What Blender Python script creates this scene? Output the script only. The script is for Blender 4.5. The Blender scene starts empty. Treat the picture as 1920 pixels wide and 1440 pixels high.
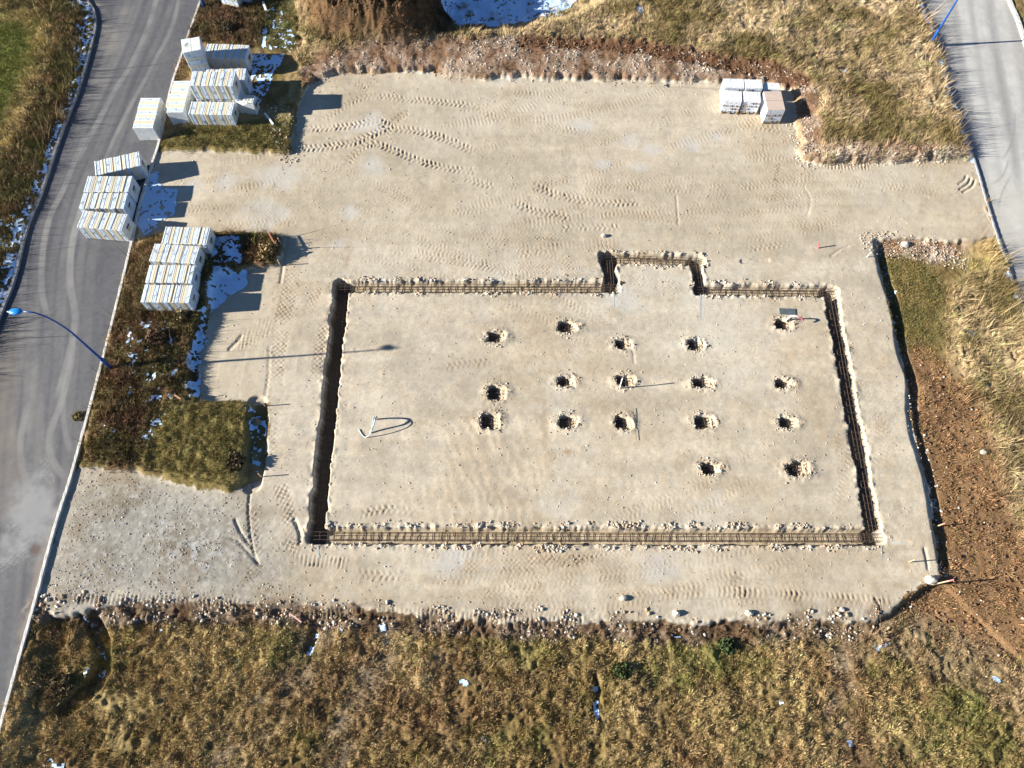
import bpy, math, random
import numpy as np
from mathutils import Vector, Matrix
random.seed(7)
R = np.random.RandomState(11)
S = bpy.context.scene
COL = S.collection
rad = math.radians

# ------------------------------------------------------------ camera / light
H = 30.0
F = 1392.0
TILT = rad(24.8)                       # away from straight down
cam = bpy.data.cameras.new('camera'); camo = bpy.data.objects.new('camera', cam); COL.objects.link(camo)
camo.location = (0, 0, H); camo.rotation_euler = (TILT, 0, 0)
cam.sensor_fit = 'HORIZONTAL'; cam.sensor_width = 36.0; cam.lens = 36.0*F/1920.0
cam.clip_end = 3000
S.camera = camo
SUN_EL = rad(20.5); SUN_DIR = rad(4.6)       # light travels towards +x, a little +y
w = bpy.data.worlds.new('World'); S.world = w; w.use_nodes = True
nt = w.node_tree; bg = nt.nodes['Background']
sky = nt.nodes.new('ShaderNodeTexSky'); sky.sky_type = 'NISHITA'; sky.sun_disc = False
sky.sun_elevation = SUN_EL
sunpos = Vector((-math.cos(SUN_DIR)*math.cos(SUN_EL), -math.sin(SUN_DIR)*math.cos(SUN_EL), math.sin(SUN_EL)))
sky.sun_rotation = math.atan2(sunpos.x, sunpos.y)
sky.altitude = 1800; sky.air_density = 1.0; sky.dust_density = 0.0; sky.ozone_density = 4.0
nt.links.new(sky.outputs[0], bg.inputs[0]); bg.inputs[1].default_value = 0.05
sl = bpy.data.lights.new('sun', 'SUN'); sl.energy = 5.0; sl.angle = rad(0.53); sl.color = (1.0, 0.94, 0.83)
so = bpy.data.objects.new('sun', sl); COL.objects.link(so)
so.rotation_euler = (-sunpos).to_track_quat('-Z', 'Y').to_euler(); so.location = (-40, 0, 40)
S.view_settings.view_transform = 'Standard'; S.view_settings.look = 'None'
S.view_settings.exposure = 1.46; S.view_settings.gamma = 1.0

# ------------------------------------------------------------ survey helper: reads a spot of the aerial photo as a point on the site
ct, st = math.cos(TILT), math.sin(TILT)
def g(px, py, z=0.0):
    dx = (px-960)/F; dy = -(py-720)/F
    d = (dx, st+dy*ct, -ct+dy*st)
    t = (H-z)/-d[2]
    return (d[0]*t, d[1]*t)
def gp(pts, z=0.0): return [g(x, y, z) for x, y in pts]

# ------------------------------------------------------------ object helpers
def link(o, parent=None):
    COL.objects.link(o)
    if parent is not None: o.parent = parent
    return o
def tag(o, label=None, cat=None, group=None, kind=None):
    if label: o['label'] = label
    if cat: o['category'] = cat
    if group: o['group'] = group
    if kind: o['kind'] = kind
    return o
def empty(name, loc, rz=0.0, label=None, cat=None, group=None):
    o = bpy.data.objects.new(name, None); o.location = loc; o.rotation_euler = (0, 0, rz); o.empty_display_size = .2
    link(o); return tag(o, label, cat, group)
def np_mesh(name, V, Fc, mats, col=None, mi=None, smooth=False):
    """V (n,3), Fc (m,k) int"""
    me = bpy.data.meshes.new(name)
    n = len(V); m, k = Fc.shape
    me.vertices.add(n); me.vertices.foreach_set('co', np.ascontiguousarray(V, dtype=np.float32).ravel())
    me.loops.add(m*k); me.loops.foreach_set('vertex_index', np.ascontiguousarray(Fc, dtype=np.int32).ravel())
    me.polygons.add(m); me.polygons.foreach_set('loop_start', np.arange(0, m*k, k, dtype=np.int32))
    me.polygons.foreach_set('loop_total', np.full(m, k, dtype=np.int32))
    if smooth: me.polygons.foreach_set('use_smooth', np.ones(m, dtype=bool))
    if mi is not None: me.polygons.foreach_set('material_index', np.ascontiguousarray(mi, dtype=np.int32))
    if col is not None:
        a = me.color_attributes.new('Col', 'FLOAT_COLOR', 'POINT')
        c4 = np.ones((n, 4), dtype=np.float32); c4[:, :3] = col
        a.data.foreach_set('color', c4.ravel())
    me.update(calc_edges=True)
    for mt in (mats if isinstance(mats, (list, tuple)) else [mats]): me.materials.append(mt)
    return me
class MB:
    def __init__(s): s.v = []; s.f = []; s.m = []
    def add(s, vs, fs, mi=0):
        b = len(s.v); s.v += [tuple(v) for v in vs]; s.f += [tuple(b+i for i in f) for f in fs]; s.m += [mi]*len(fs)
    def box(s, c, size, M=None, mi=0, bev=0.0):
        hx, hy, hz = size[0]/2, size[1]/2, size[2]/2
        if bev <= 0:
            vs = [Vector((x, y, z)) for x in (-hx, hx) for y in (-hy, hy) for z in (-hz, hz)]
            fs = [(0,1,3,2),(4,6,7,5),(0,4,5,1),(2,3,7,6),(0,2,6,4),(1,5,7,3)]
        else:
            b = min(bev, hx*.45, hy*.45, hz*.45); vs = []; idx = {}
            for sx in (-1,1):
                for sy in (-1,1):
                    for sz in (-1,1):
                        for a in range(3):
                            p = [sx*(hx-b), sy*(hy-b), sz*(hz-b)]; p[a] = (sx*hx, sy*hy, sz*hz)[a]
                            idx[(sx,sy,sz,a)] = len(vs); vs.append(Vector(p))
            fs = []
            q = [(-1,-1),(1,-1),(1,1),(-1,1)]
            for a in range(3):
                u, v = [(1,2),(2,0),(0,1)][a]
                for sg in (-1,1):
                    f = []
                    for (su, sv) in q:
                        k = [0,0,0]; k[a]=sg; k[u]=su; k[v]=sv; f.append(idx[(k[0],k[1],k[2],a)])
                    fs.append(tuple(f if sg > 0 else f[::-1]))
            for a in range(3):
                u, v = [(1,2),(2,0),(0,1)][a]
                for su in (-1,1):
                    for sv in (-1,1):
                        def I(sa, ax):
                            k=[0,0,0]; k[a]=sa; k[u]=su; k[v]=sv; return idx[(k[0],k[1],k[2],ax)]
                        f = (I(-1,u), I(1,u), I(1,v), I(-1,v))
                        fs.append(f if su*sv > 0 else f[::-1])
            for sx in (-1,1):
                for sy in (-1,1):
                    for sz in (-1,1):
                        f = (idx[(sx,sy,sz,0)], idx[(sx,sy,sz,1)], idx[(sx,sy,sz,2)])
                        fs.append(f if sx*sy*sz > 0 else f[::-1])
        c = Vector(c)
        vs = [((M @ v) if M is not None else v)+c for v in vs]
        s.add(vs, fs, mi)
    def tube(s, pts, r, n=6, mi=0, cap=True):
        pts = [Vector(p) for p in pts]; rs = r if isinstance(r, (list, tuple)) else [r]*len(pts)
        rings = []; prev = None
        for i, p in enumerate(pts):
            t = (pts[min(i+1, len(pts)-1)]-pts[max(i-1, 0)]).normalized()
            a = prev if prev is not None else (Vector((0,0,1)) if abs(t.z) < .9 else Vector((1,0,0)))
            u = t.cross(a).normalized(); v = u.cross(t).normalized(); prev = v
            rings.append([p+(u*math.cos(2*math.pi*k/n)+v*math.sin(2*math.pi*k/n))*rs[i] for k in range(n)])
        vs = [q for rg in rings for q in rg]; fs = []
        for i in range(len(pts)-1):
            for k in range(n):
                a = i*n+k; b = i*n+(k+1)%n
                fs.append((a, b, b+n, a+n))
        if cap: fs.append(tuple(range(n))[::-1]); fs.append(tuple((len(pts)-1)*n+k for k in range(n)))
        s.add(vs, fs, mi)
    def mesh(s, name, mats, smooth=False):
        me = bpy.data.meshes.new(name); me.from_pydata([tuple(v) for v in s.v], [], s.f); me.update()
        for m in (mats if isinstance(mats, (list, tuple)) else [mats]): me.materials.append(m)
        me.polygons.foreach_set('material_index', s.m)
        if smooth: me.polygons.foreach_set('use_smooth', [True]*len(s.f))
        return me
    def build(s, name, mats, parent=None, smooth=False):
        return link(bpy.data.objects.new(name, s.mesh(name, mats, smooth)), parent)

# ------------------------------------------------------------ materials
def mat(name, base=(.5,.5,.5), rough=.8, metal=0.0, noise=None, bump=None, attr=False, spec=.3, var=0.25, scale2=None):
    m = bpy.data.materials.new(name); m.use_nodes = True; t = m.node_tree; p = t.nodes['Principled BSDF']
    p.inputs['Roughness'].default_value = rough; p.inputs['Metallic'].default_value = metal
    p.inputs['Specular IOR Level'].default_value = spec
    p.inputs['Base Color'].default_value = (*base, 1)
    tc = t.nodes.new('ShaderNodeTexCoord')
    src = None
    if attr:
        a = t.nodes.new('ShaderNodeAttribute'); a.attribute_name = 'Col'; src = a.outputs['Color']
    if noise:
        n = t.nodes.new('ShaderNodeTexNoise'); n.inputs['Scale'].default_value = noise; n.inputs['Detail'].default_value = 5
        n.inputs['Roughness'].default_value = .65
        t.links.new(tc.outputs['Object'], n.inputs['Vector'])
        mr = t.nodes.new('ShaderNodeMapRange'); mr.inputs['From Min'].default_value = .3; mr.inputs['From Max'].default_value = .7
        mr.inputs['To Min'].default_value = 1-var; mr.inputs['To Max'].default_value = 1+var
        t.links.new(n.outputs['Fac'], mr.inputs['Value'])
        mx = t.nodes.new('ShaderNodeMix'); mx.data_type = 'RGBA'; mx.blend_type = 'MULTIPLY'; mx.inputs['Factor'].default_value = 1
        if src: t.links.new(src, mx.inputs['A'])
        else: mx.inputs['A'].default_value = (*base, 1)
        t.links.new(mr.outputs['Result'], mx.inputs['B']); src = mx.outputs['Result']
    if src: t.links.new(src, p.inputs['Base Color'])
    if bump:
        sc, dist = bump
        n2 = t.nodes.new('ShaderNodeTexNoise'); n2.inputs['Scale'].default_value = sc; n2.inputs['Detail'].default_value = 6
        n2.inputs['Roughness'].default_value = .7
        t.links.new(tc.outputs['Object'], n2.inputs['Vector'])
        b = t.nodes.new('ShaderNodeBump'); b.inputs['Strength'].default_value = 1.0; b.inputs['Distance'].default_value = dist
        t.links.new(n2.outputs['Fac'], b.inputs['Height']); t.links.new(b.outputs['Normal'], p.inputs['Normal'])
    return m
M_pad = mat('sandy_gravel', rough=.95, noise=30, var=.15, bump=(30, .012), attr=True, spec=.1)
M_soil = mat('soil', rough=.97, noise=22, var=.4, bump=(22, .03), attr=True, spec=.08)
M_road = mat('asphalt', rough=.85, noise=30, var=.16, bump=(40, .008), attr=True, spec=.25)
M_grass = mat('grass_blades', rough=.85, attr=True, spec=.12)
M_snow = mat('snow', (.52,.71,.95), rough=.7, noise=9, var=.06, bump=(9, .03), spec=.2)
M_stone = mat('stones', rough=.9, noise=20, var=.2, attr=True, spec=.15)
M_kerb = mat('kerb_concrete', (.56,.54,.5), rough=.85, noise=4, var=.22, bump=(30, .006))
M_film = mat('printed_film', (.57,.66,.76), rough=.42, noise=7, var=.16, bump=(7, .07), spec=.4)
M_filmw = mat('white_film', (.70,.72,.72), rough=.4, noise=6, var=.12, bump=(8, .05), spec=.4)
M_cream = mat('insulation_board', (.70,.60,.42), rough=.9, noise=14, var=.1)
M_dark = mat('print_dark_blue', (.055,.07,.14), rough=.5)
M_dark2 = mat('print_slate', (.13,.16,.24), rough=.5)
M_green = mat('print_yellow_green', (.42,.47,.10), rough=.5)
M_grey = mat('print_grey', (.35,.38,.43), rough=.5)
M_orange = mat('print_orange', (.60,.36,.10), rough=.5)
M_card = mat('cardboard', (.50,.40,.33), rough=.9, noise=5, var=.08)
M_block = mat('wrapped_block', (.70,.73,.78), rough=.5, noise=5, var=.08, bump=(8, .015))
M_rust = mat('rebar_steel', (.10,.068,.05), rough=.8, metal=.35, noise=20, var=.4)
M_blue = mat('blue_paint', (.012,.085,.33), rough=.35, noise=4, var=.12, spec=.5)
M_bluel = mat('lamp_head_blue', (.01,.22,.62), rough=.3, noise=4, var=.06, spec=.5)
M_glass = mat('lamp_lens', (.75,.78,.8), rough=.15, spec=.6)
M_wood = mat('stake_wood', (.50,.36,.22), rough=.9, noise=12, var=.2)
M_pink = mat('marker_pink', (.62,.16,.18), rough=.6)
M_white = mat('white_plastic', (.8,.8,.78), rough=.5, noise=8, var=.05)
M_hose = mat('conduit_grey', (.42,.50,.53), rough=.5)
M_panel = mat('grey_panel', (.09,.11,.12), rough=.5, noise=9, var=.15)
M_stem = mat('dry_stem', (.22,.15,.09), rough=.9)
M_string = mat('chalk_blue', (.40,.50,.52), rough=.8)

# ------------------------------------------------------------ site grid
STEP = 0.05
X0, X1, Y0, Y1 = -36.0, 36.0, -6.0, 45.0
NX = int(round((X1-X0)/STEP))+1; NY = int(round((Y1-Y0)/STEP))+1
xs = X0+np.arange(NX)*STEP; ys = Y0+np.arange(NY)*STEP
GX, GY = np.meshgrid(xs, ys)          # [iy, ix]
GX = GX.astype(np.float32); GY = GY.astype(np.float32)
def vn(X, Y, sc, seed, ax=1.0, ay=1.0):
    r = np.random.RandomState(seed); L = r.rand(257, 257).astype(np.float32)
    u = X*(ax/sc)+r.rand()*50+500; v = Y*(ay/sc)+r.rand()*50+500
    i = np.floor(u).astype(np.int32); j = np.floor(v).astype(np.int32); fu = u-i; fv = v-j
    fu = fu*fu*(3-2*fu); fv = fv*fv*(3-2*fv); i %= 256; j %= 256
    a = L[j, i]; b = L[j, i+1]; c = L[j+1, i]; d = L[j+1, i+1]
    return (a+(b-a)*fu)*(1-fv)+(c+(d-c)*fu)*fv-.5
def fbm(X, Y, sc, seed, oct=4, gain=.5, ax=1.0, ay=1.0):
    o = 0; amp = 1.0; tot = 0
    for k in range(oct):
        o = o+vn(X, Y, sc/(2**k), seed+k*13, ax, ay)*amp; tot += amp; amp *= gain
    return o/tot*1.6
def ss(x, a, b):
    t = np.clip((x-a)/(b-a), 0, 1); return t*t*(3-2*t)
def lerp(a, b, t): return a+(b-a)*t
def raster(pts):
    m = np.zeros((NY, NX), dtype=bool); P = [(p[0], p[1]) for p in pts]; n = len(P)
    for iy in range(NY):
        y = ys[iy]; c = []
        for k in range(n):
            x1, y1 = P[k]; x2, y2 = P[(k+1) % n]
            if (y1 <= y) != (y2 <= y): c.append(x1+(y-y1)*(x2-x1)/(y2-y1))
        c.sort()
        for a, b in zip(c[::2], c[1::2]):
            ia = max(0, int(math.ceil((a-X0)/STEP))); ib = min(NX, int(math.floor((b-X0)/STEP))+1)
            if ib > ia: m[iy, ia:ib] = True
    return m.astype(np.float32)
def blur(m, r):
    k = max(1, int(round(r/STEP))); m = m.astype(np.float64)
    for _ in range(2):
        for ax in (0, 1):
            p = np.pad(m, [(k+1, k) if a == ax else (0, 0) for a in (0, 1)], mode='edge')
            c = np.cumsum(p, axis=ax); w_ = 2*k+1
            m = (c[w_:, :]-c[:-w_, :])/w_ if ax == 0 else (c[:, w_:]-c[:, :-w_])/w_
    return m.astype(np.float32)
wx = fbm(GX, GY, .9, 101, 5, .75)*.45; wy = fbm(GX, GY, .9, 202, 5, .75)*.45
def warp(m, k=1.0):
    ix = np.clip(np.round((GX+wx*k-X0)/STEP).astype(np.int32), 0, NX-1)
    iy = np.clip(np.round((GY+wy*k-Y0)/STEP).astype(np.int32), 0, NY-1)
    return m[iy, ix]
def region(px, k=1.0, b=.1):
    m = raster(gp(px))
    if k: m = warp(m, k)
    return blur(m, b) if b else m
def polydist(pts, wmax):
    """window slices, distance, arclength, signed side"""
    P = np.array(pts, dtype=np.float32)
    ix0 = max(0, int((P[:, 0].min()-wmax-X0)/STEP)); ix1 = min(NX, int((P[:, 0].max()+wmax-X0)/STEP)+2)
    iy0 = max(0, int((P[:, 1].min()-wmax-Y0)/STEP)); iy1 = min(NY, int((P[:, 1].max()+wmax-Y0)/STEP)+2)
    sl_ = (slice(iy0, iy1), slice(ix0, ix1)); X = GX[sl_]; Y = GY[sl_]
    D = np.full(X.shape, 1e9, dtype=np.float32); Sx = np.zeros_like(D); T = np.zeros_like(D); acc = 0.0
    for a, b in zip(P[:-1], P[1:]):
        d = b-a; L = float(np.hypot(*d)); 
        if L < 1e-6: continue
        u = d/L; rx = X-a[0]; ry = Y-a[1]
        s_ = rx*u[0]+ry*u[1]; t_ = -rx*u[1]+ry*u[0]; sc = np.clip(s_, 0, L)
        dd = np.hypot(rx-sc*u[0], ry-sc*u[1])
        k = dd < D
        D = np.where(k, dd, D); Sx = np.where(k, acc+sc, Sx); T = np.where(k, t_, T); acc += L
    return sl_, D, Sx, T, acc
def smooth_pts(pts, n=6):
    P = [np.array(p, float) for p in pts]; P = [2*P[0]-P[1]]+P+[2*P[-1]-P[-2]]; out = []
    for i in range(1, len(P)-2):
        for k in range(n):
            t = k/n
            out.append(.5*((2*P[i])+(-P[i-1]+P[i+1])*t+(2*P[i-1]-5*P[i]+4*P[i+1]-P[i+2])*t*t+(-P[i-1]+3*P[i]-3*P[i+1]+P[i+2])*t**3))
    out.append(P[-2]); return [tuple(p) for p in out]

# --- outlines (surveyed in photo pixels)
PAD = [(545,290),(548,262),(553,215),(558,195),(575,165),(600,150),(625,138),(700,141),(770,134),(850,143),(905,150),(960,145),(1080,150),(1200,150),(1340,153),(1440,160),(1482,168),
       (1490,205),(1494,260),(1503,300),(1560,309),(1640,306),(1730,301),(1822,296),(1835,330),(1850,385),(1869,440),(1830,452),(1790,455),(1725,448),(1640,447),
       (1648,480),(1655,520),(1668,560),(1674,600),(1688,650),(1698,690),(1707,730),(1708,780),(1722,830),(1738,890),(1748,940),(1752,990),(1760,1040),(1764,1080),(1722,1100),(1700,1112),
       (1690,1133),(1670,1150),(1640,1166),(1560,1166),(1500,1160),(1420,1172),(1360,1165),(1300,1173),(1240,1165),(1140,1170),(1060,1162),(960,1166),(880,1158),(760,1154),(690,1142),(640,1140),
       (540,1136),(480,1134),(380,1130),(250,1128),(180,1136),(140,1156),(112,1158),(85,1146),(68,1130),(100,1008),(128,905),(150,880),(172,876),(250,888),(330,905),(390,915),(430,920),(466,908),
       (482,900),(496,880),(500,830),(508,800),(506,755),(470,756),(376,752),(370,720),(375,680),(385,620),(392,590),(398,572),(410,520),(470,505),(522,500),(528,470),(520,447),(500,440),(400,437),
       (300,442),(258,446),(262,385),(285,310),(292,288),(330,284),(400,286),(470,289)]
KL_R = [(400,-70),(378,0),(355,65),(340,110),(322,165),(301,262),(285,312),(262,388),(245,468),(215,592),(190,690),(150,838),(131,905),(104,990),(66,1132),(36,1240),(0,1372),(-60,1590)]
KL_L = [(150,-80),(163,-5),(176,20),(179,45),(177,62),(165,110),(145,175),(125,225),(105,280),(78,360),(50,430),(28,520),(0,592),(-60,740),(-160,960),(-300,1300)]
KR_L = [(1700,-70),(1726,0),(1745,50),(1762,88),(1770,140),(1785,182),(1802,228),(1820,282),(1835,328),(1851,384),(1869,441),(1887,490),(1903,545),(1920,590),(1960,700),(2010,860),(2080,1080)]
KR_R = [(1872,-70),(1892,0),(1907,35),(1922,80),(1950,170),(1985,290),(2030,440),(2080,590),(2160,820),(2280,1150)]
road_l = raster(gp(KL_R+KL_L[::-1])); road_r = raster(gp(KR_L+KR_R[::-1]))
pad = region(PAD, .8, .0)
pad = pad*(1-road_l)*(1-road_r)
padS = blur(pad, .05)
roads = np.maximum(road_l, road_r); roadsB = blur(roads, .5)

W_GRASS = [(150,880),(172,876),(250,888),(330,905),(390,915),(430,920),(458,905),(460,880),(466,820),(472,770),(476,757),(376,752),(362,740),(358,700),(362,650),(378,600),(398,572),(400,520),(470,505),(522,500),(528,470),(520,447),(400,437),(258,446),(215,592),(190,690)]
W_UP = [(301,262),(292,288),(330,284),(400,286),(470,289),(545,290),(548,262),(553,215),(565,185),(590,150),(560,110),(560,-80),(378,-80),(322,165)]
NORTH = [(560,150),(625,138),(770,134),(905,150),(1080,150),(1340,153),(1482,168),(1490,205),(1503,300),(1640,306),(1822,296),(1802,228),(1762,88),(1690,-120),(560,-120)]
EAST = [(1640,447),(1869,441),(1960,700),(2100,1500),(1700,1500),(1690,1133),(1764,1080),(1748,940),(1707,730),(1668,560)]
SOUTH = [(68,1132),(180,1134),(540,1136),(760,1152),(1060,1162),(1640,1164),(1764,1085),(2200,1500),(2200,1800),(-100,1800),(-60,1590)]
WLAWN = [(-600,-200),(163,-120),(178,60),(125,225),(50,430),(0,592),(-600,1600)]
HEAP = [(590,-160),(575,0),(610,60),(655,88),(740,92),(815,72),(825,20),(840,-160)]
zo = np.zeros((NY, NX), np.float32)
zo = np.maximum(zo, 0.25*raster(gp(W_GRASS)))
zo = np.maximum(zo, 0.24*raster(gp(W_UP)))
zo = np.maximum(zo, 0.20*raster(gp(WLAWN)))
mN = warp(raster(gp(NORTH)), 2.0); zo = np.where(mN > 0, .28, zo)
mE = raster(gp(EAST)); zo = np.where(mE > 0, -.24, zo)
mS = raster(gp(SOUTH)); zo = np.where(mS > 0, -.34, zo)
zo = blur(zo, .07)
farN = blur(mN, 1.2)*(1-region([(700,-140),(1140,-140),(1100,30),(960,70),(800,60)], 1.0, .6)); zo = zo+.45*ss(farN, .5, 1)*mN*(1-ss(GX, 14, 20))
zo = np.where(mN > 0, zo-.25*region([(790,-140),(1140,-140),(1080,40),(940,64),(830,50)], 1.0, .4), zo)
zo = zo*(1-.8*ss(blur(roads, .9), 0.01, .35))
heap = blur(warp(raster(gp(HEAP)), 2.4), .6)
zo += 2.3*heap**1.2*(1+.3*fbm(GX, GY, 1.6, 77, 4, .6))+heap*(.75*fbm(GX, GY, .75, 78, 4, .7)+.25*fbm(GX, GY, .3, 79, 2, .7))
Z = lerp(zo, 0.0, padS)
Z = Z*(1-blur(roads, .1))-.035*roads

# --- cover types
def near(px, wpx, soft=.3, k=1.0):
    pts = gp(px); o = np.zeros((NY, NX), np.float32)
    sl_, D, s_, t_, L = polydist(pts, wpx+soft+.5)
    o[sl_] = 1-ss(D+(wx[sl_]*.6*k), wpx, wpx+soft); return o
veg = 1-np.maximum(pad, roads)
vegB = np.clip(1-np.maximum(padS, blur(roads, .06)), 0, 1)
n1 = fbm(GX, GY, 3.0, 301, 5, .6); n2 = fbm(GX, GY, .8, 302, 4, .6); n3 = fbm(GX, GY, .22, 303, 3, .7); n4 = fbm(GX, GY, 9., 304, 3)
lawn = region([(-600,-100),(0,32),(60,38),(78,62),(72,110),(52,170),(30,225),(0,280),(-500,900)], 1.5, .2)
brushW = region([(0,-80),(163,-80),(178,60),(145,175),(105,280),(50,430),(0,592),(-300,1000),(-300,700),(0,280),(30,225),(60,150),(80,62),(60,36),(0,28)], 1.0, .15)
tanrim = near([(0,30),(60,34),(85,65),(72,120),(50,180),(25,240),(0,290)], .45, .5, 2)
brushC = region([(245,468),(280,445),(400,437),(528,447),(525,500),(400,515),(380,600),(375,752),(330,760),(290,800),(280,870),(250,890),(150,880),(215,592)], 1.2, .2)
olive1 = region([(290,760),(376,752),(474,757),(466,880),(440,915),(250,888),(280,850)], 1.5, .3)
brushT = region([(378,-80),(500,-80),(500,60),(470,100),(380,80),(330,200),(300,262),(340,110)], 1.2, .2)
olive2 = region([(300,262),(370,238),(545,232),(548,290),(292,288)], 1.0, .15)
oliveT = region([(490,-80),(590,-80),(600,60),(560,105),(490,105)], 1.5, .3)
bareN = region([(556,150),(590,118),(700,102),(830,98),(950,85),(985,95),(1080,98),(1200,103),(1330,122),(1420,135),(1490,150),(1530,190),(1540,300),(1503,300),(1490,205),(1482,170),(1340,157),(1080,154),(905,152),(770,138),(625,140),(575,168)], 1.4, .12)
cutN = near([(985,98),(1080,100),(1200,107),(1330,128),(1430,142),(1500,165)], .3, .3, 1)
bareSp = region([(1520,300),(1560,282),(1700,278),(1800,285),(1822,296),(1640,308),(1503,304)], 1.0, .15)
bareSp2 = region([(1640,447),(1725,440),(1800,452),(1830,452),(1800,480),(1760,492),(1700,475),(1660,470)], 1.0, .15)
soilE = region([(1685,670),(1730,640),(1795,690),(1840,760),(1870,830),(1895,920),(1930,1000),(1985,1090),(2050,1230),(1930,1250),(1850,1220),(1760,1190),(1700,1160),(1690,1125),(1764,1085),(1760,1040),(1748,940),(1722,830),(1707,730)], 1.6, .3)
greenE = region([(1650,470),(1700,470),(1760,500),(1775,560),(1790,640),(1770,700),(1720,680),(1690,640),(1672,560)], 1.2, .25)
bareS = near([(68,1140),(180,1146),(540,1148),(640,1152),(760,1160),(960,1170),(1140,1172),(1300,1178),(1420,1176),(1560,1170),(1650,1165)], .38, .3, 1)
tracksS = near([(600,1170),(560,1250),(500,1330),(420,1440),(380,1500)], .5, .5, 2)+near([(740,1180),(690,1280),(640,1370),(600,1500)], .4, .5, 2)+near([(1580,1190),(1590,1290),(1560,1440)], .35, .5, 2)+0
tracksS = np.clip(tracksS, 0, 1)*mS*np.clip(.6+n2*2, .1, 1)
sedge = near([(1560,1178),(1680,1180),(1760,1215),(1850,1250),(1930,1300)], .7, .6, 2)*np.maximum(mS, mE)
drySE = region([(1780,560),(1830,500),(1960,480),(2100,1500),(1930,1400),(1880,1000),(1830,830),(1790,690)], 1.5, .3)
dryN = mN*(1-bareN)*(1-blur(raster(gp(HEAP)), .4))
ditch = [([(166,1172),(174,1186),(184,1220),(182,1262),(150,1300),(110,1330)], .28, .3), ([(1648,455),(1662,520),(1682,580),(1692,650),(1712,715),(1714,790),(1736,870),(1750,930),(1760,990),(1770,1050)], .22, .10),
         ([(482,757),(482,800),(478,860),(470,905)], .36, .12), ([(1116,1270),(1122,1300),(1117,1325),(1124,1350)], .06, .14), ([(572,1215),(582,1190)], .16, .2)]

# --- colour
def C(r, g_, b): return np.array([r, g_, b], np.float32)
col = np.empty((NY, NX, 3), np.float32)
def put(mask, c):
    global col
    m = np.clip(mask, 0, 1)[..., None]; col = col*(1-m)+c*m
def mixn(a, b, t): t = np.clip(t, 0, 1)[..., None]; return a*(1-t)+b*t
tan = C(.40,.31,.155); olv = C(.17,.125,.05); grn = C(.12,.13,.04); brn = C(.15,.085,.045); dkb = C(.085,.055,.035)
col[:] = mixn(olv, tan, (.48+1.1*n2+1.5*n1))*C(1.0,.955,.95)
put(ss(fbm(GX, GY, 2.2, 305, 4, .6), .12, .4)*.7, C(.17,.15,.05)); put(ss(fbm(GX, GY, 2.8, 306, 4, .6), .05, .4)*.65, C(.20,.12,.06)); put(ss(fbm(GX*.8+GY*.6, GY*.8-GX*.6, 1.3, 307, 4, .6, ax=1.6, ay=.3), .15, .5)*.6, C(.22,.145,.08))
for (px, py, rx_, ry_, c_, a_) in [(1800,1310,3.2,2.2,C(.155,.15,.05),.7),(1700,1250,1.5,1.2,C(.17,.15,.055),.5),(1595,1300,.8,2.4,C(.17,.105,.055),.75),(1640,1420,1.2,1.0,C(.14,.09,.05),.6),(560,1260,1.6,1.6,C(.18,.11,.06),.6),(680,1300,1.5,1.8,C(.20,.125,.065),.6),(250,1330,2.0,1.0,C(.36,.28,.13),.5),(780,1250,1.0,1.2,C(.42,.33,.19),.6),(1290,1230,1.6,.8,C(.16,.16,.05),.6),(1000,1215,2.6,.7,C(.24,.21,.08),.6),(520,1215,1.4,.9,C(.21,.19,.07),.6),(1420,1400,2.0,1.0,C(.33,.25,.13),.5)]:
    cx, cy = g(px, py); d = np.hypot((GX-cx)/rx_, (GY-cy)/ry_); put(mS*(1-ss(d+1.3*n2+.6*n3, .3, 1.25))*a_, c_)
put(lawn, mixn(C(.19,.19,.05), C(.14,.15,.045), .5+1.2*n2))
put(brushW, mixn(C(.14,.125,.05), C(.17,.115,.06), .5+1.5*n2))
put(tanrim*(.5+n2), tan*1.05)
put(brushC, mixn(C(.10,.085,.035), C(.15,.09,.05), .5+1.5*n2))
put(olive1, mixn(C(.24,.19,.07), C(.15,.13,.05), .5+1.4*n2))
put(brushT, mixn(C(.09,.075,.035), C(.15,.09,.055), .5+1.5*n2))
put(olive2, mixn(C(.20,.16,.06), C(.14,.12,.045), .5+1.4*n2))
put(oliveT, mixn(C(.18,.14,.06), C(.10,.11,.045), .5+1.4*n2))
put(dryN*.9, mixn(C(.40,.30,.18), C(.125,.095,.04), .5+1.1*n2+2.0*n1))
put(np.clip(heap*2.2, 0, 1), mixn(C(.19,.105,.05), C(.09,.06,.035), .5+1.5*n2+.8*n3))
put(greenE, mixn(C(.20,.15,.06), C(.115,.105,.04), .5+1.3*n2))
put(drySE, mixn(C(.34,.26,.145), C(.12,.09,.04), .5+1.3*n2+1.6*n1))
put(soilE, mixn(C(.27,.165,.085), C(.18,.105,.052), .5+1.3*n2+.6*n1))
brownN = region([(572,-120),(578,0),(590,60),(610,92),(740,98),(830,88),(850,50),(860,-120)], 1.5, .25)
put(brownN, mixn(C(.145,.085,.042), C(.07,.045,.025), .5+1.5*n2+.8*n3))
put(bareN, mixn(C(.19,.115,.07), C(.38,.30,.235), .3+1.5*n2))
put(cutN, C(.13,.07,.04)); put(bareSp, mixn(C(.24,.15,.09), C(.42,.35,.28), .4+1.4*n2)); put(bareSp2, mixn(C(.24,.14,.08), C(.42,.34,.27), .4+1.4*n2))
put(bareS*.9, mixn(C(.12,.075,.045), C(.35,.29,.23), .3+1.6*n2))
put(tracksS*.75, mixn(C(.16,.11,.06), C(.27,.21,.14), .5+1.4*n2))
put(sedge*.8, mixn(C(.30,.22,.13), C(.18,.125,.07), .5+1.5*n2))
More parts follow.
